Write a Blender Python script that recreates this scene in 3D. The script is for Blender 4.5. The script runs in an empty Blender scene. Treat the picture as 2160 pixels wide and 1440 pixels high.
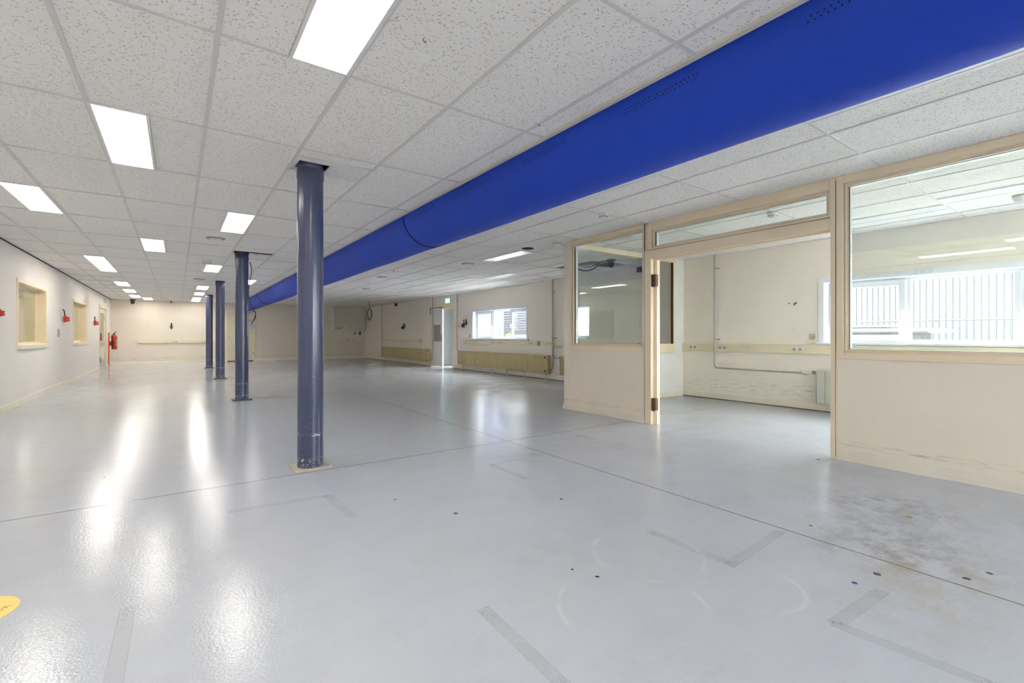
import bpy, math, random
from mathutils import Vector, Matrix
random.seed(7)
SC = bpy.context.scene
COL = SC.collection
# ------------------------------------------------------------------ camera, sky, exposure
CAM_H, YAW, FPX = 1.095, 0.622, 986.0
cam_d = bpy.data.cameras.new('camera'); cam = bpy.data.objects.new('camera', cam_d); COL.objects.link(cam)
cam.location = (0, 0, CAM_H); cam.rotation_euler = (math.pi/2, 0, -YAW)
cam_d.sensor_width = 36.0; cam_d.lens = FPX/2160*36.0; cam_d.shift_y = -11.5/2160; cam_d.clip_start = 0.05; cam_d.clip_end = 200
SC.camera = cam
W = bpy.data.worlds.new('overcast_sky'); SC.world = W; W.use_nodes = True
SKY = 12.0
bg = W.node_tree.nodes['Background']; bg.inputs[0].default_value = (0.93, 0.955, 1.0, 1)
_t = W.node_tree.nodes.new('ShaderNodeTexCoord'); _s = W.node_tree.nodes.new('ShaderNodeSeparateXYZ'); _m = W.node_tree.nodes.new('ShaderNodeMapRange')
W.node_tree.links.new(_t.outputs['Generated'], _s.inputs[0]); W.node_tree.links.new(_s.outputs[2], _m.inputs[0])   # overcast sky, brighter overhead
_m.inputs[1].default_value = 0; _m.inputs[2].default_value = 1; _m.inputs[3].default_value = SKY*.5; _m.inputs[4].default_value = SKY*1.3
W.node_tree.links.new(_m.outputs[0], bg.inputs[1])
SC.view_settings.view_transform = 'Standard'; SC.view_settings.look = 'None'
SC.view_settings.gamma = 1.0; SC.view_settings.use_curve_mapping = False
SC.view_settings.exposure = 1.9
LAMP = 4.8
SC.cycles.use_denoising = True
SC.cycles.max_bounces = 9; SC.cycles.diffuse_bounces = 7; SC.cycles.glossy_bounces = 3; SC.cycles.adaptive_threshold = 0.16; SC.cycles.adaptive_min_samples = 16
SC.cycles.transparent_max_bounces = 16; SC.cycles.sample_clamp_indirect = 6.0
SC.cycles.caustics_reflective = False; SC.cycles.caustics_refractive = False

# ------------------------------------------------------------------ helpers
ORG = {}
class MB:
    def __init__(s): s.v = []; s.f = []; s.sm = []
    def add(s, vs, fs, smooth=False):
        n = len(s.v); s.v += [tuple(v) for v in vs]; s.f += [tuple(n+i for i in f) for f in fs]; s.sm += [smooth]*len(fs); return s
    def box(s, x0, x1, y0, y1, z0, z1):
        x0, x1 = min(x0, x1), max(x0, x1); y0, y1 = min(y0, y1), max(y0, y1); z0, z1 = min(z0, z1), max(z0, z1)
        return s.add([(x0,y0,z0),(x1,y0,z0),(x1,y1,z0),(x0,y1,z0),(x0,y0,z1),(x1,y0,z1),(x1,y1,z1),(x0,y1,z1)],
                     [(0,3,2,1),(4,5,6,7),(0,1,5,4),(1,2,6,5),(2,3,7,6),(3,0,4,7)])
    def bbox(s, x0, x1, y0, y1, z0, z1, b=0.004):
        """box with chamfered edges"""
        x0, x1 = min(x0, x1), max(x0, x1); y0, y1 = min(y0, y1), max(y0, y1); z0, z1 = min(z0, z1), max(z0, z1)
        b = min(b, (x1-x0)*.45, (y1-y0)*.45, (z1-z0)*.45)
        import itertools
        vs = []; idx = {}
        for sx, sy, sz in itertools.product((0,1), repeat=3):
            X = (x0, x1)[sx]; Y = (y0, y1)[sy]; Z = (z0, z1)[sz]; dx = b*(1-2*sx); dy = b*(1-2*sy); dz = b*(1-2*sz)
            for a, p in (('x', (X, Y+dy, Z+dz)), ('y', (X+dx, Y, Z+dz)), ('z', (X+dx, Y+dy, Z))):
                idx[(sx,sy,sz,a)] = len(vs); vs.append(p)
        fs = []
        I = idx
        for k in (0,1):
            f = [I[(k,0,0,'x')], I[(k,1,0,'x')], I[(k,1,1,'x')], I[(k,0,1,'x')]]; fs.append(f if k else f[::-1])
            f = [I[(0,k,0,'y')], I[(0,k,1,'y')], I[(1,k,1,'y')], I[(1,k,0,'y')]]; fs.append(f if k else f[::-1])
            f = [I[(0,0,k,'z')], I[(1,0,k,'z')], I[(1,1,k,'z')], I[(0,1,k,'z')]]; fs.append(f if k else f[::-1])
        cen = Vector(((x0+x1)/2, (y0+y1)/2, (z0+z1)/2))
        def fix(f):
            p = [Vector(vs[i]) for i in f]; n = (p[1]-p[0]).cross(p[2]-p[0]); c = sum(p, Vector())/len(p)
            return f if n.dot(c-cen) > 0 else f[::-1]
        for a in (0,1):
            for c in (0,1):
                fs.append(fix([I[(a,c,0,'x')], I[(a,c,1,'x')], I[(a,c,1,'y')], I[(a,c,0,'y')]]))
                fs.append(fix([I[(a,0,c,'x')], I[(a,1,c,'x')], I[(a,1,c,'z')], I[(a,0,c,'z')]]))
                fs.append(fix([I[(0,a,c,'y')], I[(1,a,c,'y')], I[(1,a,c,'z')], I[(0,a,c,'z')]]))
        for k in itertools.product((0,1), repeat=3):
            fs.append(fix([I[k+('x',)], I[k+('y',)], I[k+('z',)]]))
        return s.add(vs, fs)
    def cyl(s, p0, p1, r, n=24, r2=None, caps=True):
        r2 = r if r2 is None else r2
        p0 = Vector(p0); p1 = Vector(p1); d = (p1-p0).normalized()
        a = d.orthogonal().normalized(); b = d.cross(a)
        vs = []
        for p, rr in ((p0, r), (p1, r2)):
            for i in range(n):
                t = 2*math.pi*i/n; vs.append(p + (a*math.cos(t)+b*math.sin(t))*rr)
        s.add(vs, [(i, (i+1) % n, n+(i+1) % n, n+i) for i in range(n)], True)
        if caps: s.add(vs[:n], [tuple(range(n))[::-1]]); s.add(vs[n:], [tuple(range(n))])
        return s
    def lathe(s, c, prof, n=32, axis=(0,0,1)):
        """prof: (radius, height) list along axis from c"""
        d = Vector(axis).normalized(); a = d.orthogonal().normalized(); b = d.cross(a); c = Vector(c)
        vs = []
        for r, h in prof:
            for i in range(n):
                t = 2*math.pi*i/n; vs.append(c + d*h + (a*math.cos(t)+b*math.sin(t))*max(r, 1e-4))
        fs = []
        for k in range(len(prof)-1):
            for i in range(n): fs.append((k*n+i, k*n+(i+1) % n, (k+1)*n+(i+1) % n, (k+1)*n+i))
        s.add(vs, fs, True); m = len(prof)
        s.add(vs[:n], [tuple(range(n))[::-1]]); s.add(vs[(m-1)*n:], [tuple(range(n))])
        return s
    def tube(s, pts, r, n=8, smooth_path=True):
        P = [Vector(p) for p in pts]
        if smooth_path and len(P) > 2:
            Q = []
            for i in range(len(P)-1):
                a = P[max(i-1, 0)]; b = P[i]; c = P[i+1]; d = P[min(i+2, len(P)-1)]
                for k in range(6):
                    t = k/6; Q.append(0.5*((2*b)+(c-a)*t+(2*a-5*b+4*c-d)*t*t+(3*b-a-3*c+d)*t**3))
            Q.append(P[-1]); P = Q
        T = [(P[min(i+1, len(P)-1)]-P[max(i-1, 0)]).normalized() for i in range(len(P))]
        a = T[0].orthogonal().normalized(); vs = []
        for i, p in enumerate(P):
            a = (a - T[i]*a.dot(T[i])).normalized(); b = T[i].cross(a)
            for k in range(n):
                t = 2*math.pi*k/n; vs.append(p+(a*math.cos(t)+b*math.sin(t))*r)
        fs = [(i*n+k, i*n+(k+1) % n, (i+1)*n+(k+1) % n, (i+1)*n+k) for i in range(len(P)-1) for k in range(n)]
        s.add(vs, fs, True); s.add(vs[:n], [tuple(range(n))[::-1]]); s.add(vs[-n:], [tuple(range(n))]); return s
    def prism(s, poly, d0, d1):
        """poly: list of 3d points (flat), extruded by vectors d0..d1"""
        d0 = Vector(d0); d1 = Vector(d1); n = len(poly); P = [Vector(p) for p in poly]
        vs = [p+d0 for p in P]+[p+d1 for p in P]
        fs = [tuple(range(n))[::-1], tuple(range(n, 2*n))]+[(i, (i+1) % n, n+(i+1) % n, n+i) for i in range(n)]
        return s.add(vs, fs)
    def build(s, name, mat, parent=None, origin=None, label=None):
        if parent is not None and parent.name in ORG: o0 = ORG[parent.name]
        elif origin is not None: o0 = Vector(origin)
        else: o0 = Vector((0,0,0))
        if not isinstance(mat, (list, tuple)): mat = [mat]
        me = bpy.data.meshes.new(name)
        me.from_pydata([tuple(Vector(v)-o0) for v in s.v], [], s.f)
        me.polygons.foreach_set('use_smooth', s.sm)
        for m in mat: me.materials.append(m)
        me.update()
        ob = bpy.data.objects.new(name, me); COL.objects.link(ob)
        if parent is not None: ob.parent = parent; ORG[ob.name] = o0
        else: ob.location = o0; ORG[ob.name] = o0
        if label: ob['label'] = label
        return ob
def thing(name, label, cat, loc, group=None):
    o = bpy.data.objects.new(name, None); COL.objects.link(o); o.location = loc; o.empty_display_size = .1
    ORG[o.name] = Vector(loc); o['label'] = label; o['category'] = cat
    if group: o['group'] = group
    return o
def tag(o, label, cat, group=None):
    o['label'] = label; o['category'] = cat
    if group: o['group'] = group
    return o
def structure(o, label=None):
    o['kind'] = 'structure'
    if label: o['label'] = label
    return o
def sthing(name, loc, label=None):
    o = bpy.data.objects.new(name, None); COL.objects.link(o); o.location = loc; ORG[o.name] = Vector(loc); o['kind'] = 'structure'
    if label: o['label'] = label
    return o
def copy_tree(o, parent=None, loc=None):
    c = o.copy(); COL.objects.link(c)
    if parent is not None: c.parent = parent
    if loc is not None: c.location = loc; ORG[c.name] = Vector(loc)
    for ch in list(o.children): copy_tree(ch, c)
    return c

# ------------------------------------------------------------------ node expressions
class N:
    nt = None
    def __init__(s, sock): s.s = sock
    @staticmethod
    def m(op, *a, clamp=False):
        n = N.nt.nodes.new('ShaderNodeMath'); n.operation = op; n.use_clamp = clamp
        for i, x in enumerate(a):
            if isinstance(x, N): N.nt.links.new(x.s, n.inputs[i])
            else: n.inputs[i].default_value = x
        return N(n.outputs[0])
    def __add__(s, o): return N.m('ADD', s, o)
    __radd__ = __add__
    def __sub__(s, o): return N.m('SUBTRACT', s, o)
    def __rsub__(s, o): return N.m('SUBTRACT', o, s)
    def __mul__(s, o): return N.m('MULTIPLY', s, o)
    __rmul__ = __mul__
    def lt(s, o): return N.m('LESS_THAN', s, o)
    def gt(s, o): return N.m('GREATER_THAN', s, o)
    def abs(s): return N.m('ABSOLUTE', s)
    def mx(s, o): return N.m('MAXIMUM', s, o)
    def clamp(s): return N.m('ADD', s, 0.0, clamp=True)
def pos():
    g = N.nt.nodes.new('ShaderNodeNewGeometry'); sp = N.nt.nodes.new('ShaderNodeSeparateXYZ'); N.nt.links.new(g.outputs['Position'], sp.inputs[0])
    return g.outputs['Position'], N(sp.outputs[0]), N(sp.outputs[1]), N(sp.outputs[2])
def vec(x, y, z):
    c = N.nt.nodes.new('ShaderNodeCombineXYZ')
    for i, a in enumerate((x, y, z)):
        if isinstance(a, N): N.nt.links.new(a.s, c.inputs[i])
        else: c.inputs[i].default_value = a
    return c.outputs[0]
def noise(scale, v, detail=3, rough=.55):
    n = N.nt.nodes.new('ShaderNodeTexNoise'); n.inputs['Scale'].default_value = scale; n.inputs['Detail'].default_value = detail; n.inputs['Roughness'].default_value = rough
    if v is not None: N.nt.links.new(v, n.inputs['Vector'])
    return N(n.outputs['Fac'])
def voro(scale, v, rnd=1.0):
    n = N.nt.nodes.new('ShaderNodeTexVoronoi'); n.inputs['Scale'].default_value = scale; n.inputs['Randomness'].default_value = rnd
    N.nt.links.new(v, n.inputs['Vector']); return N(n.outputs['Distance']), n.outputs['Color']
def ramp(x, a, b):
    n = N.nt.nodes.new('ShaderNodeMapRange'); N.nt.links.new(x.s, n.inputs[0]); n.inputs[1].default_value = a; n.inputs[2].default_value = b; n.clamp = True
    return N(n.outputs[0])
def mixc(f, a, b):
    n = N.nt.nodes.new('ShaderNodeMix'); n.data_type = 'RGBA'
    if isinstance(f, N): N.nt.links.new(f.s, n.inputs[0])
    else: n.inputs[0].default_value = f
    for i, c in ((6, a), (7, b)):
        if isinstance(c, tuple): n.inputs[i].default_value = (*c, 1)
        else: N.nt.links.new(c, n.inputs[i])
    return n.outputs[2]
def newmat(name):
    m = bpy.data.materials.new(name); m.use_nodes = True; N.nt = m.node_tree
    return m, m.node_tree.nodes['Principled BSDF']
def setc(b, key, v):
    if isinstance(v, N): v = v.s
    if isinstance(v, bpy.types.NodeSocket): N.nt.links.new(v, b.inputs[key])
    else: b.inputs[key].default_value = (*v, 1) if isinstance(v, tuple) else v
def bump(b, h, strength=.1, dist=.01):
    n = N.nt.nodes.new('ShaderNodeBump'); n.inputs['Strength'].default_value = strength; n.inputs['Distance'].default_value = dist
    N.nt.links.new(h.s, n.inputs['Height']); N.nt.links.new(n.outputs[0], b.inputs['Normal'])
def objc():
    t = N.nt.nodes.new('ShaderNodeTexCoord'); return t.outputs['Object']
def paint(name, col, rough=.5, var=.06, bumps=.03, scale=30, metal=0, spec=.5):
    m, b = newmat(name); p, x, y, z = pos()
    n = noise(3.0, p, 4); c2 = tuple(c*(1-var*2) for c in col)
    setc(b, 'Base Color', mixc(ramp(n, .35, .7), col, c2)); b.inputs['Roughness'].default_value = rough; b.inputs['Metallic'].default_value = metal
    b.inputs['Specular IOR Level'].default_value = spec
    if bumps: bump(b, noise(scale, objc(), 3), bumps*4, .002)
    return m
def wallmat(name, col, dirt=(.30,.25,.18), damt=.35, base=None):
    """painted wall, soft mottling, scuffs with a shape of their own"""
    m, b = newmat(name); p, x, y, z = pos()
    n1 = noise(.9, p, 4); n2 = noise(14, p, 5, .7)
    c = mixc(ramp(n1, .35, .7), col, tuple(q*.955 for q in col))
    sc = noise(1.0, vec(x*1.3, y*1.3, z*7.0), 5, .65)
    c = mixc(ramp(sc, .60, .78)*ramp(n2, .45, .75)*damt, c, dirt)
    if base:
        zz, hw = base
        band = ramp((z-zz).abs(), hw, hw*.3)*ramp(noise(2.0, vec(x*3, y*3, z*40), 4, .7), .5, .7)
        c = mixc(band*.55, c, dirt)
    setc(b, 'Base Color', c); b.inputs['Roughness'].default_value = .62; b.inputs['Specular IOR Level'].default_value = .35
    bump(b, noise(120, p, 2), .12, .002)
    return m
def emis(name, col, st):
    m = bpy.data.materials.new(name); m.use_nodes = True; nt = m.node_tree; nt.nodes.clear()
    e = nt.nodes.new('ShaderNodeEmission'); e.inputs[0].default_value = (*col, 1); e.inputs[1].default_value = st
    o = nt.nodes.new('ShaderNodeOutputMaterial'); nt.links.new(e.outputs[0], o.inputs[0]); return m
def glassmat(name, tint=(.95,.98,.965), refl=.05):
    m = bpy.data.materials.new(name); m.use_nodes = True; nt = m.node_tree; nt.nodes.clear(); N.nt = nt
    lw = nt.nodes.new('ShaderNodeLayerWeight'); lw.inputs[0].default_value = .5
    f = N(lw.outputs['Facing']); f5 = N.m('POWER', f, 5.0)*(1-refl)+refl
    t = nt.nodes.new('ShaderNodeBsdfTransparent'); t.inputs[0].default_value = (*tint, 1)
    g = nt.nodes.new('ShaderNodeBsdfGlossy'); g.inputs['Roughness'].default_value = .005; g.inputs[0].default_value = (1,1,1,1)
    mx = nt.nodes.new('ShaderNodeMixShader'); nt.links.new(f5.s, mx.inputs[0]); nt.links.new(t.outputs[0], mx.inputs[1]); nt.links.new(g.outputs[0], mx.inputs[2])
    o = nt.nodes.new('ShaderNodeOutputMaterial'); nt.links.new(mx.outputs[0], o.inputs[0]); return m

# ------------------------------------------------------------------ materials
def rectm(x, y, cx, cy, hl, hw, ang):
    ca, sa = math.cos(ang), math.sin(ang)
    u = ((x-cx)*ca+(y-cy)*sa).abs(); v = ((y-cy)*ca-(x-cx)*sa).abs()
    return u.lt(hl)*v.lt(hw), u, v
def segm(x, y, a, b, hw):
    L = math.hypot(b[0]-a[0], b[1]-a[1]); return rectm(x, y, (a[0]+b[0])/2, (a[1]+b[1])/2, L/2, hw, math.atan2(b[1]-a[1], b[0]-a[0]))
def floormat():
    m, b = newmat('epoxy_floor_paint'); p, x, y, z = pos()
    big = noise(.55, p, 3); mid = noise(3.2, vec(x*1.0, y*1.6, 0), 5, .62); fine = noise(38, p, 4, .7); grain = noise(160, p, 2)
    base = mixc(ramp(big, .35, .65), (.47,.50,.555), (.455,.475,.515))
    base = mixc(ramp(mid, .48, .85)*.22, base, (.33,.335,.345))
    base = mixc(ramp(noise(2.0, vec(x*.9, y*3.5, 1.3), 5, .7), .60, .76)*.18, base, (.54,.54,.53))     # pale scuffs
    # general wear, more on the right half of the hall
    wear = ramp(x, .5, 4.5)*ramp(noise(1.6, p, 6, .7), .46, .72)*ramp(fine, .40, .68)
    base = mixc(wear*.55, base, (.21,.195,.17))
    # darker towards the right wall
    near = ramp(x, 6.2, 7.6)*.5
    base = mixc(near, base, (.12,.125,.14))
    for cx, cy, r, s, c in ((2.75,.62,.42,.75,(.43,.39,.32)), (3.05,.85,.5,.6,(.20,.18,.15)), (2.35,.55,.3,.5,(.40,.37,.32)), (1.6,1.75,.45,.22,(.36,.34,.31)), (3.7,1.0,.5,.5,(.2,.185,.16)),
                            (1.2,5.6,.55,.45,(.42,.38,.32)), (1.0,4.35,.35,.35,(.47,.42,.34)), (2.6,3.4,.35,.4,(.27,.28,.30)), (6.2,19.5,1.0,.6,(.12,.11,.11)), (4.5,21.8,1.3,.5,(.14,.13,.13)), (5.0,14.5,1.4,.3,(.25,.24,.22))):
        d = N.m('SQRT', (x-cx)*(x-cx)+(y-cy)*(y-cy)); base = mixc(ramp(d, r, r*.25)*ramp(noise(6, p, 6, .75), .42, .62)*s, base, c)
    # removed floor tape: slightly darker rectangles with grubby ends
    brk = ramp(noise(9, p, 4, .6), .30, .5)
    dirty = ramp(noise(45, p, 5, .8), .50, .60)
    for a, c, dk in (((2.17,3.35),(2.18,2.84),.6), ((2.17,3.33),(2.62,3.36),.35), ((2.155,1.69),(2.166,1.19),.7), ((2.14,1.21),(2.76,1.255),.6), ((2.035,.74),(2.08,.30),.7), ((2.03,.73),(2.47,.705),.7),
                     ((1.0,1.60),(.985,1.05),.7), ((.25,3.395),(.84,3.347),.45), ((.84,3.36),(.868,2.85),.45), ((-.161,2.44),(-.165,1.5),.45), ((3.79,.815),(3.28,.795),.5), ((4.3,3.3),(4.9,3.3),.3)):
        mk, u, v = segm(x, y, a, c, .026); L = math.hypot(c[0]-a[0], c[1]-a[1])/2
        base = mixc(mk*(brk*.5+.5)*(dk*.75), base, (.37,.38,.405))
        base = mixc(mk*(v.gt(.0238))*brk*.28, base, (.16,.15,.12))
        base = mixc(mk*ramp(u, L*.55, L)*dirty*dk*.6, base, (.14,.13,.10))
    # yellow line paint leftovers
    for a, c in (((5.04,13.1),(5.07,7.5)), ((5.07,7.5),(3.9,7.15)), ((.2,22.2),(1.2,22.2))):
        mk, u, v = segm(x, y, a, c, .028); base = mixc(mk*ramp(noise(6, p, 5, .8), .38, .55)*.75, base, (.52,.47,.17))
    # arrow shaped mark
    for a, c in (((3.61,3.79),(3.62,3.50)), ((3.57,3.72),(3.575,3.52)), ((3.61,3.79),(3.53,3.72)), ((3.62,3.5),(3.575,3.52))):
        mk, u, v = segm(x, y, a, c, .005); base = mixc(mk*.5, base, (.15,.15,.15))
    # pale worn rings
    for cx, cy, r in ((1.93,1.52,.27), (1.50,1.25,.3), (2.05,1.05,.2)):
        d = N.m('SQRT', (x-cx)*(x-cx)+(y-cy)*(y-cy)); base = mixc(ramp((d-r).abs(), .014, .006)*ramp(noise(4, p, 3), .45, .6)*.35, base, (.62,.61,.58))
    # specks
    for cx, cy, r, c in ((1.555,1.503,.0085,(.02,.02,.02)), (1.51,1.62,.006,(.03,.03,.03)), (2.445,.80,.012,(.03,.07,.25)), (2.98,1.19,.010,(.03,.03,.03)), (4.62,1.79,.02,(.03,.03,.03)), (1.19,3.0,.008,(.05,.05,.05)), (2.9,.52,.015,(.09,.08,.07)), (3.05,.47,.013,(.1,.09,.08)),
                         (2.62,.77,.016,(.08,.08,.08)), (-.46,4.8,.01,(.08,.07,.06)), (-.60,2.53,.010,(.05,.05,.05)), (3.6,.9,.02,(.35,.27,.08)), (2.1,2.36,.012,(.1,.1,.1)), (1.4,2.55,.014,(.12,.11,.1))):
        d = N.m('SQRT', (x-cx)*(x-cx)+(y-cy)*(y-cy)); base = mixc((d+ (noise(90, p)*.012-.006)).lt(r), base, c)
    vd, vc = voro(2.6, vec(x, y, 0)); sepc = N.nt.nodes.new('ShaderNodeSeparateColor'); N.nt.links.new(vc, sepc.inputs[0])
    base = mixc((vd + noise(70, p)*.02).lt(.022)*N(sepc.outputs[0]).gt(.55)*.8, base, (.10,.09,.08))
    # expansion joints
    wob = noise(5, p)*.004-.002
    base = mixc(((y-4.0)+wob).abs().lt(.0042), base, (.055,.045,.035))
    base = mixc(((x-2.80)+wob).abs().lt(.0038)*y.lt(23.0), base, (.05,.04,.03))
    base = mixc(((y-9.25)+wob).abs().lt(.005)*ramp(noise(1.2, p), .4, .6)*.7, base, (.12,.11,.10))
    base = mixc(((y-14.4)+wob).abs().lt(.006)*ramp(noise(1.4, p), .45, .6)*.5, base, (.12,.11,.10))
    setc(b, 'Base Color', base)
    rg = ramp(noise(2.2, p, 5, .65), .3, .75)*.07+.085
    setc(b, 'Roughness', rg + wear*.25); b.inputs['Specular IOR Level'].default_value = .27
    h = noise(85, p, 2, .5)*.8 + noise(210, p, 1, .5)*.25
    bump(b, h, .20, .005)
    return m
def tilemat():
    m, b = newmat('mineral_ceiling_tile'); p, x, y, z = pos()
    tot = None
    for k, (ang, off, sx, sy) in enumerate(((.35, 0, 20, 72), (1.35, 5, 22, 80), (2.35, 11, 22, 76), (2.9, 3, 28, 62))):
        ca, sa = math.cos(ang), math.sin(ang)
        u = (x*ca+y*sa)*sx; v = (y*ca-x*sa)*sy
        # break the row pattern
        d, c = voro(1.0, vec(u+off, v, 0.0)); sp = N.nt.nodes.new('ShaderNodeSeparateColor'); N.nt.links.new(c, sp.inputs[0])
        mk = d.lt(.17)*N(sp.outputs[0]).gt(.30); tot = mk if tot is None else tot.mx(mk)
    d, c = voro(190, vec(x, y, 0)); tot = tot.mx(d.lt(.22)*.55)
    n = noise(1.1, p, 3)
    base = mixc(ramp(n, .35, .65), (.89,.865,.83), (.87,.845,.815))
    setc(b, 'Base Color', mixc(tot*.62, base, (.30,.235,.17))); b.inputs['Roughness'].default_value = .95; b.inputs['Specular IOR Level'].default_value = .1
    bump(b, (1.0-tot)+noise(90, p, 2)*.3, .5, .002); return m
def ductmat():
    m, b = newmat('blue_duct_fabric'); p, x, y, z = pos()
    an = N.m('ARCTAN2', 2.507-z, 2.48-x)          # angle round the tube from its left edge
    deg = an*57.2958
    yy = N.m('FRACT', y*1.0-.38)
    inrow = yy.lt(.5)
    def row(a, sh):
        fy = (N.m('FRACT', y*40.0+sh)-.5)*.025; fa = (deg-a)*(.33/57.2958)
        return N.m('SQRT', fy*fy+fa*fa).lt(.0042)
    holes = (row(12.4, 0).mx(row(15.6, .5)))*inrow
    fz = noise(240, p, 3, .7)
    base = mixc(fz, (.004,.036,.40), (.010,.072,.60))
    base = mixc(ramp(y, 3, 20)*.0, base, base)
    setc(b, 'Base Color', mixc(holes, base, (.001,.002,.02))); b.inputs['Roughness'].default_value = .62; b.inputs['Specular IOR Level'].default_value = .35
    b.inputs['Sheen Weight'].default_value = .06; b.inputs['Sheen Roughness'].default_value = .4; b.inputs['Sheen Tint'].default_value = (.55,.62,1,1)
    bump(b, fz+noise(3.0, vec(x*2, y*.7, z*2), 3)*2.0, .35, .006); return m
def columnmat():
    m, b = newmat('navy_column_paint'); p, x, y, z = pos(); oc = objc(); s2 = N.nt.nodes.new('ShaderNodeSeparateXYZ'); N.nt.links.new(oc, s2.inputs[0])
    n = noise(2.5, oc, 4); base = mixc(ramp(n, .3, .7), (.042,.054,.118), (.056,.066,.125))
    low = ramp(z, .52, .02)
    ch = ramp(noise(26, vec(x*1.0, y*1.0, z*1.6), 5, .75)-(1.0-low)*.13, .635, .65)*z.lt(.34)
    ch2 = ramp(noise(70, p, 3, .7), .69, .70)*ramp(z, 1.6, .3)
    rows = (ramp((z-.285).abs(), .02, .004)*.9).mx(ramp((z-.06).abs(), .05, .02)*.8)*ramp(noise(22, vec(x*2, y*2, z*4), 4, .7), .56, .60)
    base = mixc(ch.mx(ch2).mx(rows), base, (.66,.64,.58))
    setc(b, 'Base Color', base); b.inputs['Roughness'].default_value = .24; b.inputs['Specular IOR Level'].default_value = .6
    bump(b, noise(60, oc, 2), .10, .002); return m
def baseplatemat():
    m, b = newmat('worn_base_plate'); p, x, y, z = pos()
    setc(b, 'Base Color', mixc(ramp(noise(16, p, 5, .7), .47, .53), (.42,.41,.40), (.50,.38,.20))); b.inputs['Roughness'].default_value = .6; return m
M = {}
M['floor'] = floormat(); M['tile'] = tilemat(); M['duct'] = ductmat(); M['col'] = columnmat(); M['plate'] = baseplatemat()
M['tbar'] = paint('ceiling_bar_paint', (.68,.665,.64), .45, .02, 0)
M['wall_l'] = wallmat('left_wall_paint', (.80,.755,.695))
M['wall_f'] = wallmat('far_wall_paint', (.76,.695,.60), base=(.18,.16))
M['wall_r'] = wallmat('right_wall_paint', (.86,.80,.70), base=(.25,.22))
M['wall_p'] = wallmat('partition_paint', (.86,.775,.63), base=(.15,.035))
M['frame'] = paint('cream_frame_paint', (.88,.74,.52), .40, .03, .01)
M['bead'] = paint('glazing_bead_paint', (.78,.66,.46), .40, .03, .01)
M['gasket'] = paint('dark_gasket', (.06,.045,.03), .7, 0, 0)
M['skirt'] = paint('skirting_paint', (.84,.78,.65), .45, .04, .01)
M['white'] = paint('white_gloss_paint', (.80,.79,.75), .35, .02, .01)
M['pvc'] = paint('white_window_plastic', (.80,.82,.86), .28, .01, 0)
M['trunk'] = paint('cream_trunking_plastic', (.78,.70,.50), .45, .04, 0)
M['socket'] = paint('pale_socket_plastic', (.74,.71,.58), .35, .02, 0)
M['black'] = paint('black_plastic', (.018,.018,.02), .4, 0, 0)
M['void'] = paint('ceiling_void_grey', (.06,.06,.058), .9, .1, 0)
M['rad'] = paint('olive_radiator_enamel', (.58,.48,.24), .38, .03, .01)
M['rad2'] = paint('pale_radiator_enamel', (.52,.53,.44), .38, .03, .01)
M['steel'] = paint('dull_steel_pipe', (.30,.29,.26), .35, .05, 0, metal=.8)
M['pipe'] = paint('grey_conduit', (.36,.355,.33), .4, .05, 0)
M['red'] = paint('red_plastic', (.50,.035,.02), .35, .03, 0)
M['redpost'] = paint('orange_red_post', (.62,.10,.045), .4, .02, 0)
M['darkred'] = paint('dark_red_plastic', (.16,.012,.012), .35, .03, 0)
M['brown'] = paint('bare_brown_wood', (.22,.105,.05), .6, .2, .02)
M['grey'] = paint('grey_metal_plate', (.42,.41,.39), .35, .03, 0, metal=.3)
M['greyglass'] = paint('grey_frosted_panel', (.33,.32,.29), .5, .03, 0)
M['doorcream'] = paint('cream_door_paint', (.70,.655,.50), .42, .02, .01)
M['cabinet'] = paint('cabinet_door_paint', (.66,.62,.53), .45, .02, 0)
M['sens'] = paint('white_detector_plastic', (.74,.73,.70), .4, .02, 0)
M['senscream'] = paint('yellowed_plastic', (.55,.50,.33), .45, .03, 0)
M['diffoff'] = paint('opal_diffuser_unlit', (.84,.85,.85), .3, .01, 0)
M['lampframe'] = paint('white_lamp_frame', (.78,.77,.75), .35, .01, 0)
M['lamp'] = emis('lit_diffuser', (1.0, .945, .865), LAMP)
M['glass'] = glassmat('partition_glass', (.93,.965,.945), .07)
M['glassclear'] = glassmat('window_glass', (.97,.985,.98), .04)
M['glassgreen'] = glassmat('side_window_glass', (.90,.93,.84), .05)
M['yellow'] = paint('yellow_sticker_vinyl', (.86,.62,.17), .45, .02, 0)
M['ink'] = paint('brown_print', (.30,.19,.05), .5, 0, 0)
M['signgreen'] = emis('lit_green_sign', (.10,.55,.36), 1.3)
M['signwhite'] = emis('lit_white_pictogram', (.80,1.0,.95), 2.6)
M['signgreen2'] = paint('green_sign_plastic', (.05,.22,.20), .4, 0, 0)
M['amber'] = paint('amber_warning_label', (.62,.33,.02), .4, 0, 0)
M['clad'] = paint('white_cladding_metal', (.048,.050,.053), .45, .02, 0)
M['clad2'] = paint('pale_louvre_metal', (.060,.062,.066), .45, .02, 0)
M['cladrib'] = paint('grey_cladding_rib', (.028,.030,.033), .45, .02, 0)
M['bluetrim'] = paint('pale_blue_trim', (.024,.034,.080), .45, .02, 0)
M['hedge'] = paint('grey_green_hedge', (.034,.038,.036), .8, .25, .1)
M['leaf'] = paint('lime_leaf', (.10,.14,.04), .6, .15, 0)
M['contw'] = paint('container_white', (.05,.052,.054), .45, .02, 0)
M['asphalt'] = paint('yard_paving', (.22,.22,.22), .8, .1, .02)
M['galv'] = paint('galvanised_fence_steel', (.03,.031,.034), .5, .05, 0)
M['vest'] = paint('pale_blue_green_wall', (.15,.17,.168), .5, .02, 0)
M['galvdark'] = paint('dark_grey_base_plate', (.10,.095,.09), .5, .1, .02)
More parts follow.
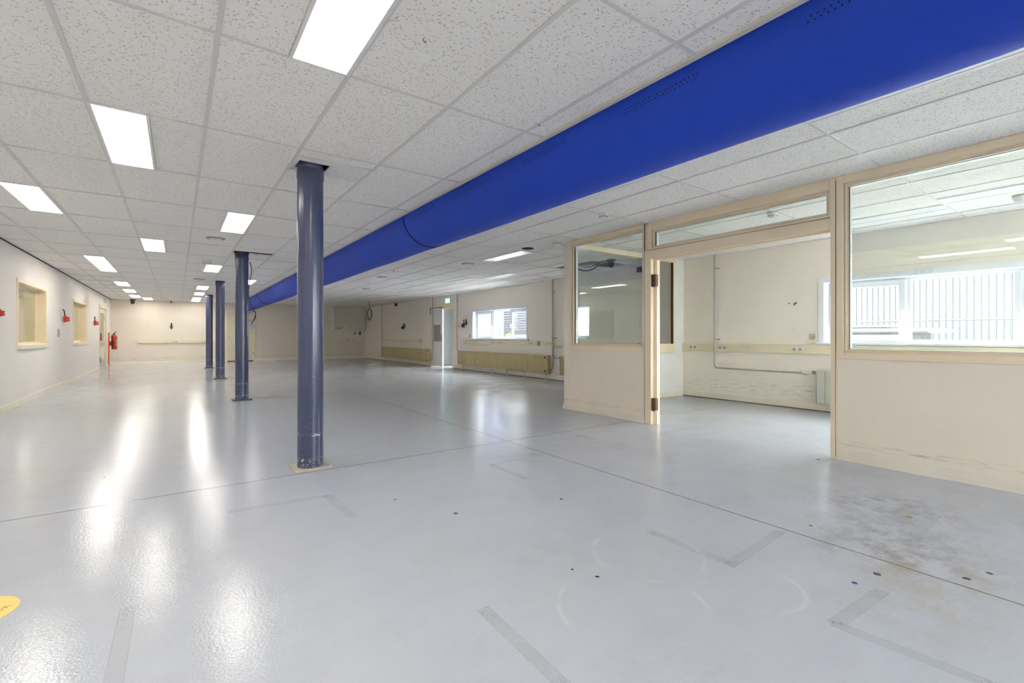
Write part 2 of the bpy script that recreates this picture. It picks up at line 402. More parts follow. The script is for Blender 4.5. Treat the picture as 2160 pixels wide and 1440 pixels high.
M['bluecable'] = paint('blue_grey_cable', (.08,.10,.20), .5, 0, 0)
M['gapshade'] = paint('black_gap_shade', (.01,.01,.01), .9, 0, 0)  # black paint for the shade in gaps and openings

# ------------------------------------------------------------------ room shell
XL, XR, YF, YN, H = -2.05, 7.65, 23.4, -4.2, 2.507
TOP = 2.95
structure(MB().box(-6.2, 7.95, YN-.3, YF+.9, -.2, 0).build('floor', M['floor']))
def slab_open(axis, a, b, u0, u1, z0, z1, holes):
    """wall slab thickness a..b on axis ('x'|'y'), spanning u0..u1, z0..z1 with rectangular holes (u0,u1,z0,z1)"""
    mb = MB(); hs = sorted(holes)
    def bx(p, q, r, s):
        if q-p < 1e-4 or s-r < 1e-4: return
        mb.box(a, b, p, q, r, s) if axis == 'x' else mb.box(p, q, a, b, r, s)
    cur = u0
    for (p, q, r, s) in hs:
        bx(cur, p, z0, z1); bx(p, q, z0, r); bx(p, q, s, z1); cur = q
    bx(cur, u1, z0, z1); return mb
LW = [(10.56, 12.51, .945, 1.955), (15.46, 17.41, .935, 1.945), (20.2, 21.95, 0, 2.06)]
RW = [(-3.9, -.9, 1.0, 1.875), (.04, 2.88, 1.0, 1.875), (7.74, 8.33, 1.05, 1.78), (10.0, 12.80, 1.02, 1.872), (14.12, 15.80, 0, 2.12)]
structure(slab_open('x', XL-.2, XL, YN, YF, 0, TOP, LW).build('wall_left', M['wall_l']))
structure(slab_open('x', XR, XR+.3, YN, YF, 0, TOP, RW).build('wall_right', M['wall_r']))
structure(slab_open('y', YF, YF+.2, XL-.2, XR+.3, 0, TOP, []).build('wall_far', M['wall_f']))
NW = [(2.5, 4.4, .85, 2.3), (5.1, 7.4, .85, 2.3)]  # unseen windows added behind the view to bring in daylight
structure(slab_open('y', YN-.2, YN, XL-.2, XR+.3, 0, TOP, NW).build('wall_near', M['wall_l']))
structure(MB().box(-6.2, XR+.3, YN-.2, YF+.9, TOP, TOP+.1).build('roof', M['void']))

# ceiling tiles with real gaps, T-bars, void above
yl = [YN] + [round(-3.43+1.2*i, 3) for i in range(0, 23)] + [YF]
xleft = [XL] + [-1.643+.6*i for i in range(0, 7)] + [2.11]
xright = [2.85, 3.125, 3.715, 4.305, 4.895, 5.485, 6.075, 6.665, 7.255, XR]
LIT = [(.457,1.37), (-.443,3.77), (-1.343,6.17), (.457,6.17), (-.443,8.57), (-1.343,10.97), (-1.343,12.17), (.457,10.97), (-1.343,15.77), (-1.343,18.17), (-1.343,20.57), (-1.043,21.77),
       (.457,15.77), (.457,18.17), (.457,20.57), (.457,21.77), (1.357,13.37), (-1.343,1.37), (-.443,.17), (.457,-3.43), (-1.343,-2.23)]  # last two panels are unseen, added to brighten the hall
UNLIT = [(3.125,.17), (3.125,2.57), (6.365,.17), (6.665,1.37), (4.605,6.17), (6.08,8.57), (5.785,9.77), (5.785,13.37), (3.715,17.0-.03)]
UNLIT[-1] = (3.715, 16.97)
holes = [(x, x+.3, y, y+1.2) for x, y in LIT] + [(x, x+.29, y, y+1.2) for x, y in UNLIT]
VOIDS = [(6.375,6.665,6.17,7.37), (6.68,7.2,6.19,6.74), (.80,1.04,4.045,4.27), (.76,1.36,8.97,9.17), (6.08,6.50,20.86,21.0), (6.0,7.1,22.35,22.62),
         (.79,1.01,14.04,14.26), (.79,1.01,18.99,19.21), (.79,1.01,9.17,9.36)]
holes += VOIDS
def subtract(rects, h):
    out = []
    for (a, b, c, d) in rects:
        p, q, r, s = max(a, h[0]), min(b, h[1]), max(c, h[2]), min(d, h[3])
        if p >= q-1e-4 or r >= s-1e-4: out.append((a, b, c, d)); continue
        if r > c: out.append((a, b, c, r))
        if s < d: out.append((a, b, s, d))
        if p > a: out.append((a, p, r, s))
        if q < b: out.append((q, b, r, s))
    return [t for t in out if t[1]-t[0] > 1e-4 and t[3]-t[2] > 1e-4]
mb = MB()
for xs in (xleft, xright):
    for i in range(len(xs)-1):
        for j in range(len(yl)-1):
            rc = [(xs[i], xs[i+1], yl[j], yl[j+1])]
            for h in holes: rc = subtract(rc, h)
            dz = random.choice((0, 0, 0, .001, .0015))
            for (a, b, c, d) in rc: mb.box(a, b, c, d, H+dz, H+.018)
mb.box(6.68, 7.2, 6.19, 6.74, H+.10, H+.118)      # a tile pushed up into the void
ceil = structure(mb.build('ceiling', M['tile']))
tb = MB(); t = .012
def bar(x0, x1, y0, y1):
    rc = [(x0, x1, y0, y1)]
    for h in VOIDS[2:4]+VOIDS[6:]: rc = subtract(rc, h)
    for a, b, c, d in rc: tb.box(a, b, c, d, H-.005, H+.0005)
for xs in (xleft, xright):
    for x in xs[1:-1]: bar(x-t, x+t, YN, YF)
    for y in yl[1:-1]:
        for i in range(len(xs)-1):
            a, b = xs[i]+(t if i else 0), xs[i+1]-(t if i < len(xs)-2 else 0)
            bar(a, b, y-t*.75, y+t*.75)
bar(.769, 1.345, 3.925, 3.937); bar(.769, 1.345, 4.29, 4.302)
tb.box(XL, XL+.02, YN, YF, H-.006, H); tb.box(XR-.02, XR, YN, YF, H-.006, H)
tb.build('ceiling_bar', M['tbar'], ceil)
structure(MB().box(XL, XL+.006, YN, YF, H-.022, H-.006).build('trim_1', M['gapshade']), 'dark strip painted as the shadow gap along the top of the left wall')  # solid black strip painted in for the shade of a gap
structure(MB().box(2.11, 2.145, YN, YF, H-.012, H+.0).box(2.104, 2.11, YN, YF, H-.004, H+.0).build('trim_2', paint('cream_edge_strip', (.74,.70,.60), .4, .02, 0)), 'cream metal edge strip beside the blue duct')
structure(MB().box(2.145, 2.85, YN, YF, H+.0, H+.03).build('trim_3', M['tbar']), 'white backing board above the duct')

# baseboards
structure(MB().box(XL, XL+.014, YN, 20.12, 0, .085).box(XL, XL+.014, 22.03, YF, 0, .085).build('baseboard_left', M['skirt']))
structure(MB().box(XL, 1.70, YF-.014, YF, 0, .1).box(2.80, XR, YF-.014, YF, 0, .1).build('baseboard_far', M['skirt']))
b = MB()
for a, c in ((YN, 5.2), (5.3, 14.05), (15.9, YF)): b.box(XR-.014, XR, a, c, .006, .1)
structure(b.build('baseboard_right', M['skirt']))
b = MB()
for a, c in ((YN, 5.2), (5.3, 14.05), (15.9, YF)): b.box(XR-.02, XR, a, c, 0, .008)
structure(b.build('trim_4', M['gapshade']), 'dark strip painted as the shaded gap under the right wall skirting')  # black strip drawn for the shade below the skirting

# ------------------------------------------------------------------ glazed partition of the office
XP = 4.77; XB = 4.87; PY0 = YN+.001
pa = MB().box(XP+.006, XB, 3.76, 5.30, 0, .89).box(XP, XB, 5.17, 5.30, 0, H)
structure(pa.build('wall_office_front', M['wall_p']), 'low cream wall panel below the small office glazing')
structure(MB().box(XP+.006, XB, PY0, 1.70, 0, .893).build('wall_office_front.001', M['wall_p']), 'low cream wall panel below the large office glazing')
structure(MB().box(XP-.012, XP+.006, 3.79, 5.315, 0, .04).box(XP-.004, XP+.006, 3.79, 5.31, .04, .075).box(XP+.006, XB, 5.30, 5.312, 0, .06).build('baseboard_office_front', M['skirt']))
structure(MB().box(XP-.008, XP+.006, PY0, 1.70, 0, .045).box(XP+.001, XP+.006, PY0, 1.70, .045, .10).build('baseboard_office_front.001', M['skirt']))
def glazed(name, y0, y1, z0, z1, gy0, gy1, gz0, gz1, label, sill=True):
    r = sthing(name, (XP, (y0+y1)/2, z0), label)
    f = MB(); x0 = XP-.004
    f.bbox(x0, XB, y0, gy0-.028, z0, z1, .003); f.bbox(x0, XB, gy1+.028, y1, z0, z1, .003)
    f.bbox(x0, XB, gy0-.028, gy1+.028, z0, gz0-.028, .003); f.bbox(x0, XB, gy0-.028, gy1+.028, gz1+.028, z1, .003)
    f.build('frame', M['frame'], r)
    f = MB()
    for a, c in ((.010, .028), (.022, .014)):     # stepped rebate
        f.box(XP+a, XP+a+.02, gy0-c, gy0-c+.014, gz0-c, gz1+c).box(XP+a, XP+a+.02, gy1+c-.014, gy1+c, gz0-c, gz1+c)
        f.box(XP+a, XP+a+.02, gy0-c+.014, gy1+c-.014, gz0-c, gz0-c+.014).box(XP+a, XP+a+.02, gy0-c+.014, gy1+c-.014, gz1+c-.014, gz1+c)
    f.build('glazing_bead', M['bead'], r)
    g = MB()
    for yy in (gy0-.0295, gy1+.0265): g.box(XP+.004, XP+.03, yy, yy+.003, gz0-.03, gz1+.03)
    g.box(XP+.03, XP+.045, gy0-.001, gy0+.002, gz0, gz1).box(XP+.03, XP+.045, gy1-.002, gy1+.001, gz0, gz1)
    g.build('gasket', M['gasket'], r)
    f = MB().box(XP+.052, XB-.004, gy0-.026, gy0+.004, gz0-.02, gz1+.02).box(XP+.052, XB-.004, gy1-.004, gy1+.026, gz0-.02, gz1+.02)
    f.box(XP+.052, XB-.004, gy0+.004, gy1-.004, gz0-.026, gz0+.004).box(XP+.052, XB-.004, gy0+.004, gy1-.004, gz1-.004, gz1+.026)
    f.build('inner_bead', M['white'], r)
    MB().box(XP+.044, XP+.050, gy0-.012, gy1+.012, gz0-.012, gz1+.012).build('glass_pane', M['glass'], r)
    return r
wA = glazed('window_5', 3.80, 5.168, .89, H-.001, 3.85, 5.10, .985, 2.42, 'small fixed glazing between the corner post and the doorway')
wB = glazed('window_6', PY0, 1.70, .893, H-.001, PY0+.08, 1.615, .978, 2.41, 'large fixed glazing beside the doorway')
wT = glazed('window_7', 1.745, 3.755, 2.16, H-.001, 1.785, 3.66, 2.205, 2.38, 'narrow transom glazing above the doorway')
d = sthing('door_1', (XP, 2.7, 0), 'cream painted doorway frame of the office with no door leaf')
f = MB().bbox(XP-.004, XP+.05, 3.70, 3.798, 0, 2.157, .003).bbox(XP+.05, XB+.01, 3.675, 3.798, 0, 2.157, .003).box(XP+.056, XB+.012, 3.655, 3.675, 0, 2.06)
f.bbox(XP-.004, XP+.06, 1.703, 1.745, 0, H-.001, .002).bbox(XP+.06, XB+.01, 1.703, 1.765, 0, 2.157, .003)
f.bbox(XP-.004, XP+.05, 1.746, 3.70, 2.05, 2.157, .003).bbox(XP+.05, XB+.01, 1.766, 3.675, 2.035, 2.157, .003)
f.build('door_frame', M['frame'], d)
f = MB().box(XP-.0045, XP-.003, 1.7035, 1.7065, .02, H-.03).box(XP-.005, XP-.003, 1.746, 3.76, 2.1565, 2.160).box(XP-.0045, XP+.01, 3.7975, 3.8005, .02, 2.5)
f.build('joint', M['gasket'], d)
for z0 in (.18, 1.71):
    MB().box(XP+.012, XP+.060, 3.640, 3.676, z0, z0+.145).box(XP+.0, XP+.06, 3.690, 3.701, z0, z0+.145).build('hinge_recess', M['brown'], d, label='bare brown hinge recess')
    MB().cyl((XP+.008, 3.672, z0-.012), (XP+.008, 3.672, z0+.002), .006, 10).box(XP-.002, XP+.02, 3.666, 3.69, z0-.008, z0-.002).build('hinge_pin', M['black'], d)
MB().box(XP-.002, XB, 3.70, 5.168, H-.0, H-.0+.001).build('head_seal', M['gasket'], d)

# office side wall with glazing
YS0, YS1 = 5.21, 5.30
structure(MB().box(XB, XR, YS0, YS1, 0, .80).box(7.40, XR, YS0-.01, YS1, .80, H).build('wall_office_side', paint('office_side_wall_paint', (.82,.83,.78), .55, .04, .02)))
structure(MB().box(XB, XR-.014, YS0-.012, YS0, 0, .09).build('baseboard_office_side', M['skirt']))
r = sthing('window_8', (6.1, YS0, .8), 'large inner glazing in the office side wall')
f = MB().bbox(XB, 7.40, YS0-.015, YS1, .80, .955, .003).bbox(XB, 7.40, YS0-.015, YS1, 2.43, H-.001, .003).bbox(7.345, 7.40, YS0-.015, YS1, .955, 2.43, .003).bbox(XB, 4.95, YS0-.015, YS1, .955, 2.43, .003)
f.build('frame', M['frame'], r)
MB().box(4.95, 7.345, 5.255, 5.261, .955, 2.43).build('glass_pane', M['glassclear'], r)
MB().box(7.342, 7.346, YS0, 5.254, .955, 2.43).build('gasket', M['gasket'], r)
MB().box(XB+.02, 7.30, YS0-.03, YS0-.012, .775, .79).build('sill_gap', M['trunk'], r)

# ------------------------------------------------------------------ right wall windows
def pvc_window(name, y0, y1, z0, z1, parts, label):
    """parts: list of (ya, yb, kind)"""
    r = sthing(name, (XR, (y0+y1)/2, z0), label)
    c = MB()   # flat casing on the wall face
    for a in ((y0-.07, y0, z0-.04, z1+.07), (y1, y1+.07, z0-.04, z1+.07)): c.box(XR-.012, XR, *a)
    c.box(XR-.012, XR, y0, y1, z1, z1+.07)
    c.box(XR, XR+.16, y0, y0+.008, z0, z1).box(XR, XR+.16, y1-.008, y1, z0, z1).box(XR, XR+.16, y0, y1, z1-.008, z1)
    c.build('casing', M['pvc'], r)
    MB().bbox(XR-.05, XR+.16, y0-.085, y1+.085, z0-.03, z0+.002, .004).build('window_sill', M['pvc'], r)
    X = XR+.15; fr = MB(); w = .045
    fr.bbox(X, X+.07, y0+.008, y0+w, z0, z1, .004).bbox(X, X+.07, y1-w, y1-.008, z0, z1, .004).bbox(X, X+.07, y0+w, y1-w, z0, z0+w, .004).bbox(X, X+.07, y0+w, y1-w, z1-w, z1-.008, .004)
    for i, (a, b_, k) in enumerate(parts):
        if i: fr.bbox(X, X+.07, a-.03, a+.03, z0+w, z1-w, .004)
    fr.build('window_frame', M['pvc'], r)
    for i, (a, b_, k) in enumerate(parts):
        ya = a+(w if i == 0 else .03); yb = b_-(w if i == len(parts)-1 else .03)
        if k == 'sash':
            s = MB(); q = .062; xs = X-.022
            s.bbox(xs, X+.03, ya-.012, ya+q, z0+w-.012, z1-w+.012, .005).bbox(xs, X+.03, yb-q, yb+.012, z0+w-.012, z1-w+.012, .005)
            s.bbox(xs, X+.03, ya+q, yb-q, z0+w-.012, z0+w+q, .005).bbox(xs, X+.03, ya+q, yb-q, z1-w-q, z1-w+.012, .005)
            so = s.build('sash', M['pvc'], r)
            MB().box(X+.004, X+.012, ya+q-.005, yb-q+.005, z0+w+q-.005, z1-w-q+.005).build('glass_pane', M['glassclear'], so)
            hy = yb-q/2 if i == 0 else ya+q/2
            if len(parts) == 1: hy = ya+q/2
            hz = (z0+z1)/2-.03
            MB().bbox(xs-.012, xs, hy-.016, hy+.016, hz-.03, hz+.04, .003).cyl((xs-.01, hy, hz+.005), (xs-.045, hy, hz+.005), .010, 12).bbox(xs-.052, xs-.034, hy-.011, hy+.011, hz-.105, hz+.018, .004).build('handle', M['white'], so)
        else:
            MB().box(X+.02, X+.028, ya-.004, yb+.004, z0+w-.004, z1-w+.004).build('glass_pane', M['glassclear'], r)
    return r
pvc_window('window_1', .04, 2.88, 1.0, 1.875, [(.04,.97,'sash'), (.97,1.96,'fixed'), (1.96,2.88,'sash')], 'white plastic window in the office wall')
pvc_window('window_2', 10.0, 12.80, 1.02, 1.872, [(10.0,10.92,'sash'), (10.92,11.86,'fixed'), (11.86,12.80,'sash')], 'white plastic window above the long radiator')
pvc_window('window_14', -3.9, -.9, 1.0, 1.875, [(-3.9,-2.9,'sash'), (-2.9,-1.9,'fixed'), (-1.9,-.9,'sash')], 'added unseen white plastic window behind the view in the office wall')  # unseen window added for more daylight in the office
for i, (a, c, z0, z1) in enumerate(NW):
    r = sthing('window_%d' % (10+i), ((a+c)/2, YN, z0), 'added unseen white framed window in the wall behind the view')
    f = MB(); Yw = YN-.15; f.box(a, a+.06, Yw, Yw+.06, z0, z1).box(c-.06, c, Yw, Yw+.06, z0, z1).box(a+.06, c-.06, Yw, Yw+.06, z0, z0+.06).box(a+.06, c-.06, Yw, Yw+.06, z1-.06, z1).box((a+c)/2-.03, (a+c)/2+.03, Yw, Yw+.06, z0+.06, z1-.06)
    f.build('window_frame', M['pvc'], r); MB().box(a+.05, c-.05, Yw+.02, Yw+.026, z0+.05, z1-.05).build('glass_pane', M['glassclear'], r)
pvc_window('window_9', 7.74, 8.33, 1.05, 1.78, [(7.74,8.33,'sash')], 'small white window seen through the office glazing')

# left wall inner windows
def inner_window(name, y0, y1, z0, z1, label):
    r = sthing(name, (XL, (y0+y1)/2, z0), label)
    c = MB(); a = .045
    c.box(XL, XL+.014, y0-a, y0, z0-.03, z1+.06).box(XL, XL+.014, y1, y1+a, z0-.03, z1+.06).box(XL, XL+.014, y0, y1, z1, z1+.06)
    c.box(XL-.13, XL, y0, y0+.012, z0, z1).box(XL-.13, XL, y1-.012, y1, z0, z1).box(XL-.13, XL, y0+.012, y1-.012, z1-.012, z1)
    c.build('casing', M['frame'], r)
    MB().bbox(XL-.13, XL+.03, y0-.05, y1+.05, z0-.065, z0+.004, .004).build('window_sill', M['skirt'], r)
    f = MB().box(XL-.16, XL-.12, y0+.012, y0+.05, z0, z1).box(XL-.16, XL-.12, y1-.05, y1-.012, z0, z1).box(XL-.16, XL-.12, y0+.05, y1-.05, z1-.05, z1-.012).box(XL-.16, XL-.12, y0+.05, y1-.05, z0+.004, z0+.04)
    f.build('window_frame', M['frame'], r)
    MB().box(XL-.145, XL-.139, y0+.04, y1-.04, z0+.03, z1-.04).build('glass_pane', M['glassgreen'], r)
inner_window('window_3', 10.56, 12.51, .945, 1.955, 'cream framed inner window nearer the camera in the left wall')
inner_window('window_4', 15.46, 17.41, .935, 1.945, 'cream framed inner window farther along the left wall')

# room beyond the left wall
structure(MB().box(-5.7, -5.5, 6, 24.3, 0, TOP).build('wall_side_room_left', M['doorcream']))
structure(MB().box(-5.5, XL-.2, 24.0, 24.3, 0, TOP).build('wall_side_room_far', M['doorcream']))
structure(MB().box(-5.5, XL-.2, 6, 6.2, 0, TOP).build('wall_side_room_near', M['doorcream']))
structure(MB().box(-5.5, XL-.2, 6.2, 24.0, H, H+.02).build('ceiling_side_room', M['tile']))

# ------------------------------------------------------------------ doors
# door in left wall
d = sthing('door_2', (XL, 21.08, 0), 'cream door with tall glass pane in the left wall')
MB().box(XL-.2, XL+.014, 20.13, 20.21, 0, 2.13).box(XL-.2, XL+.014, 21.94, 22.02, 0, 2.13).box(XL-.2, XL+.014, 20.21, 21.94, 2.04, 2.13).build('door_frame', M['doorcream'], d)
lf = MB(); x0, x1 = XL-.07, XL-.03
lf.box(x0, x1, 20.215, 20.50, .01, 2.035).box(x0, x1, 21.66, 21.935, .01, 2.035).box(x0, x1, 20.50, 21.66, .01, .93).box(x0, x1, 20.50, 21.66, 1.86, 2.035)
lf = lf.build('door_leaf', M['doorcream'], d)
MB().box(x0+.015, x0+.021, 20.49, 21.67, .92, 1.87).build('glass_pane', M['glassgreen'], lf)
MB().box(x1, x1+.004, 20.38, 21.84, .74, .90).build('push_plate', M['grey'], lf)
MB().box(x1, x1+.004, 20.30, 21.90, .03, .30).build('kick_plate', M['grey'], lf)
for z in (.42, 1.72): MB().box(x1, x1+.012, 21.90, 21.945, z-.09, z+.09).build('hinge', M['grey'], d)
MB().box(x1, x1+.03, 20.42, 20.56, .22, .40).build('door_stop', M['black'], d)
# double door in the right wall
d = sthing('door_3', (XR, 14.96, 0), 'cream double door under the green exit sign, one leaf open')
f = MB().bbox(XR-.02, XR+.3, 14.05, 14.13, 0, 2.20, .004).bbox(XR-.02, XR+.3, 15.79, 15.87, 0, 2.20, .004).bbox(XR-.02, XR+.3, 14.13, 15.79, 2.12, 2.20, .004).box(XR-.005, XR+.05, 14.13, 14.88, 2.05, 2.12)
f.build('door_frame', M['frame'], d)
x0, x1 = XR-.01, XR+.035; lf = MB()
lf.box(x0, x1, 14.885, 15.02, .01, 2.075).box(x0, x1, 15.60, 15.785, .01, 2.075).box(x0, x1, 15.02, 15.60, .01, .62).box(x0, x1, 15.02, 15.60, 1.93, 2.075)
lf = lf.build('door_leaf', M['white'], d)
MB().box(x0+.02, x0+.026, 15.01, 15.61, 1.50, 1.94).build('glass_pane', M['white'], lf)
MB().box(x0+.018, x0+.024, 15.01, 15.61, .90, 1.50).build('frosted_pane', M['greyglass'], lf)
MB().box(x0+.02, x0+.026, 15.01, 15.61, .61, .90).build('lower_panel', M['white'], lf)
MB().box(x0-.012, x0, 14.92, 14.97, .90, 1.14).tube([(x0-.01,14.945,1.05),(x0-.05,14.945,1.05),(x0-.05,15.05,1.05)], .008).build('handle', M['steel'], lf)
MB().box(XR-.05, XR-.02, 14.82, 15.82, 2.09, 2.125).box(XR-.05, XR-.02, 15.78, 15.80, 1.9, 2.11).build('door_rail', M['steel'], d)
MB().bbox(XR+.31, XR+1.15, 14.135, 14.18, .01, 2.1, .003).build('open_leaf', M['white'], d)
# vestibule outside the double door
structure(MB().box(XR+.3, 9.2, 16.6, 16.75, -.05, 2.7).build('wall_vestibule', M['vest']))
structure(MB().box(XR+.3, 9.2, 12.6, 16.75, 2.7, 2.8).build('roof_vestibule_added', M['vest']))  # unseen roof added to hold sky light off the vestibule
structure(MB().box(9.1, 9.2, 15.0, 16.6, -.05, 2.7).build('wall_vestibule_side', M['vest']))
MBx = MB().box(8.15, 8.75, 16.2, 16.5, -.05, -.02).build('doormat', M['black']); tag(MBx, 'small black mat lying beyond the open double door', 'mat')
# far wall door
d = sthing('door_4', (2.25, YF, 0), 'plain pale cream door in the far wall behind the columns')
MB().box(1.70, 1.76, YF-.02, YF+.0, 0, 2.19).box(2.74, 2.80, YF-.02, YF, 0, 2.19).box(1.76, 2.74, YF-.02, YF, 2.13, 2.19).build('door_frame', M['frame'], d)
lf = MB().box(1.762, 2.738, YF-.014, YF, .03, 2.128).build('door_leaf', M['doorcream'], d)
MB().box(1.765, 2.735, YF-.012, YF-.001, .0, .028).build('gap', M['gapshade'], d)
MB().cyl((1.84, YF-.014, 1.05), (1.84, YF-.05, 1.05), .02, 12).build('knob', M['steel'], lf)
MB().box(2.0, 2.735, YF-.018, YF-.014, 1.04, 1.05).build('push_bar', M['trunk'], lf)
for z in (.35, 1.75): MB().box(2.72, 2.76, YF-.03, YF-.014, z-.06, z+.06).build('hinge', M['grey'], d)

# ------------------------------------------------------------------ columns
def column(y, label, cap=True):
    x = .905; r = thing('steel_column', label, 'column', (x, y, 0), 'round navy steel columns')
    R = .101
    MB().cyl((x, y, .018), (x, y, 2.40), R, 48).cyl((x, y, 2.498), (x, y, 2.72), R*.99, 48).build('shaft', M['col'], r)
    MB().lathe((x, y, 2.395), [(R+.0035, 0), (R+.0045, .006), (R+.0045, .068), (R+.0015, .076), (R+.0015, .083), (R+.0045, .09), (R+.003, .105)], 48).build('collar', M['col'], r)
    MB().bbox(x-.145, x+.145, y-.125, y+.125, 0, .019, .004).build('base_plate', M['plate'] if y < 5 else M['galvdark'], r)
    return r
c1 = column(4.15, 'thick navy column with chipped white paint at its foot, nearest of the four')
column(9.22, 'navy column with a black cable dangling beside its top, second in the row')
column(14.15, 'navy column standing third in the row, between the cable column and the last one')
column(19.1, 'navy column at the end of the row nearest the far wall')

# ------------------------------------------------------------------ duct
du = thing('fabric_air_duct', 'long bright blue half round fabric air duct running under the ceiling', 'air duct', (2.48, 9.6, H))
seams = [-.95, 5.20, 11.3, 17.5]
def duct_seg(y0, y1):
    ny = max(8, int((y1-y0)/.12)); nt = 40; vs = []; fs = []; c = 2.4975; 
    for j in range(ny+1):
        y = y0+(y1-y0)*j/ny
        e = min(abs(y-s) for s in seams+[y0])
        for i in range(nt+1):
            th = math.pi*i/nt
            pin = .006*math.exp(-(e/.05)**2)
            sag = .003*math.sin(y*2.1+1.3*math.sin(y))*math.sin(th)
            wr = .004*math.exp(-e/.25)*math.sin(th*9+y*3)*math.sin(th)
            wr += (.010*math.exp(-((y+.1)/.35)**2)*math.sin((th-1.6)*7+y*9)*max(0, math.sin(th)) if y < 1.2 else 0)
            rr = .345-pin+sag+wr
            vs.append((c-rr*math.cos(th), y, H-.002-rr*math.sin(th)*.965))
    for j in range(ny):
        for i in range(nt): a = j*(nt+1)+i; fs.append((a, a+nt+1, a+nt+2, a+1))
    return MB().add(vs, fs, True)
ys = [YN+.01, -.95, 5.20, 11.3, 17.5, YF-.01]
for i in range(5): duct_seg(ys[i]+.002, ys[i+1]-.002).build('duct_section', M['duct'], du)
for s in seams:
    pts = [(2.4975-.342*math.cos(math.pi*i/32), s, H-.002-.342*.965*math.sin(math.pi*i/32)) for i in range(33)]
    MB().tube(pts, .006, 8, False).build('seam', paint('dark_seam', (.003,.008,.07), .7, 0, 0) if s == seams[0] else bpy.data.materials['dark_seam'], du)
MB().add([(2.4975-.34*math.cos(math.pi*i/24), YN+.01, H-.002-.33*math.sin(math.pi*i/24)) for i in range(25)], [tuple(range(25))]).build('end_cap', M['duct'], du)

# ------------------------------------------------------------------ ceiling lamps
def lamp(name, w, mat, label, cat, group):
    r = thing(name, label, cat, (0, 0, H), group)
    x1 = w-.002; a = .019; z0, z1 = H-.010, H+.0
    MB().box(.002, a, .002, 1.198, z0, z1).box(x1-a+.002, x1, .002, 1.198, z0, z1).box(a, x1-a+.002, .002, .012, z0, z1).box(a, x1-a+.002, 1.188, 1.198, z0, z1).box(.002, x1, .002, 1.198, z1, z1+.06).build('frame', M['lampframe'], r)
    MB().box(a, x1-a+.002, .012, 1.188, H-.007, H-.003).build('diffuser', mat, r)
    return r
LL = {0:'biggest lit ceiling panel, cut by the top edge above the nearest column', 1:'lit ceiling panel alone in the middle row, left of the nearest column', 2:'lit ceiling panel touching the left edge of the photo',
      3:'lit ceiling panel just left of the nearest column top', 4:'small lit ceiling panel alone in the middle row before the pair of panels', 5:'nearer half of the joined pair of lit panels by the left wall', 6:'farther half of the joined pair of lit panels by the left wall',
      7:'lit ceiling panel just left of the cable column top', 8:'lit panel beyond the joined pair, first of four by the left wall', 9:'lit panel beyond the joined pair, second of four by the left wall', 10:'lit panel beyond the joined pair, third of four by the left wall',
      11:'last lit panel on the left, close to the black dome camera', 12:'lit panel left of the third column top, first of the far cluster', 13:'lit panel in the far cluster, between the first and the joined two',
      14:'nearer panel of the joined two at the far end of the column row', 15:'farther panel of the joined two at the far end of the column row', 16:'lit ceiling panel between the cable column and the blue duct',
      17:'lit panel behind the view by the left wall, mirrored in the large office glass', 18:'lit panel overhead mirrored at the edge of the large office glass', 19:'added unseen lit panel at the back of the hall behind the view, middle row', 20:'added unseen lit panel at the back of the hall behind the view, by the left wall', 21:'lit panel behind the view right of the duct, nearer one', 22:'lit panel behind the view right of the duct, farther one'}
p0 = lamp('ceiling_light', .3, M['lamp'], LL[0], 'ceiling light', 'lit ceiling panels')
for i, (x, y) in enumerate(LIT):
    o = p0 if i == 0 else copy_tree(p0)
    o.location = (x, y, H); o['label'] = LL[i]
UL = ['unlit white ceiling panel peeking out beside the near end of the blue duct', 'unlit white ceiling panel beside the blue duct above the office corner', 'unlit ceiling panel inside the office, at the right edge', 'unlit ceiling panel inside the office, left of the other one',
      'unlit ceiling panel left of the round smoke detector by the office corner', 'unlit ceiling panel above the hall window, nearer of two', 'unlit ceiling panel above the hall window, farther of two', 'unlit ceiling panel above the double door', 'unlit ceiling panel right of the duct near the wall cabinet']
q0 = lamp('ceiling_light_unlit', .29, M['diffoff'], UL[0], 'ceiling light', 'unlit ceiling panels')
for i, (x, y) in enumerate(UNLIT):
    o = q0 if i == 0 else copy_tree(q0)
    o.location = (x, y, H); o['label'] = UL[i]
for k, (x, y) in enumerate(((-3.2, 16.1), (-4.4, 16.1), (-3.2, 11.0))):
    o = copy_tree(p0); o.location = (x, y, H-.015); o['label'] = ['lit panel in the side room, right one of two, showing as a floor glint', 'lit panel in the side room, left one of two', 'lit panel in the side room nearest its first window'][k]; o['group'] = 'side room ceiling panels'

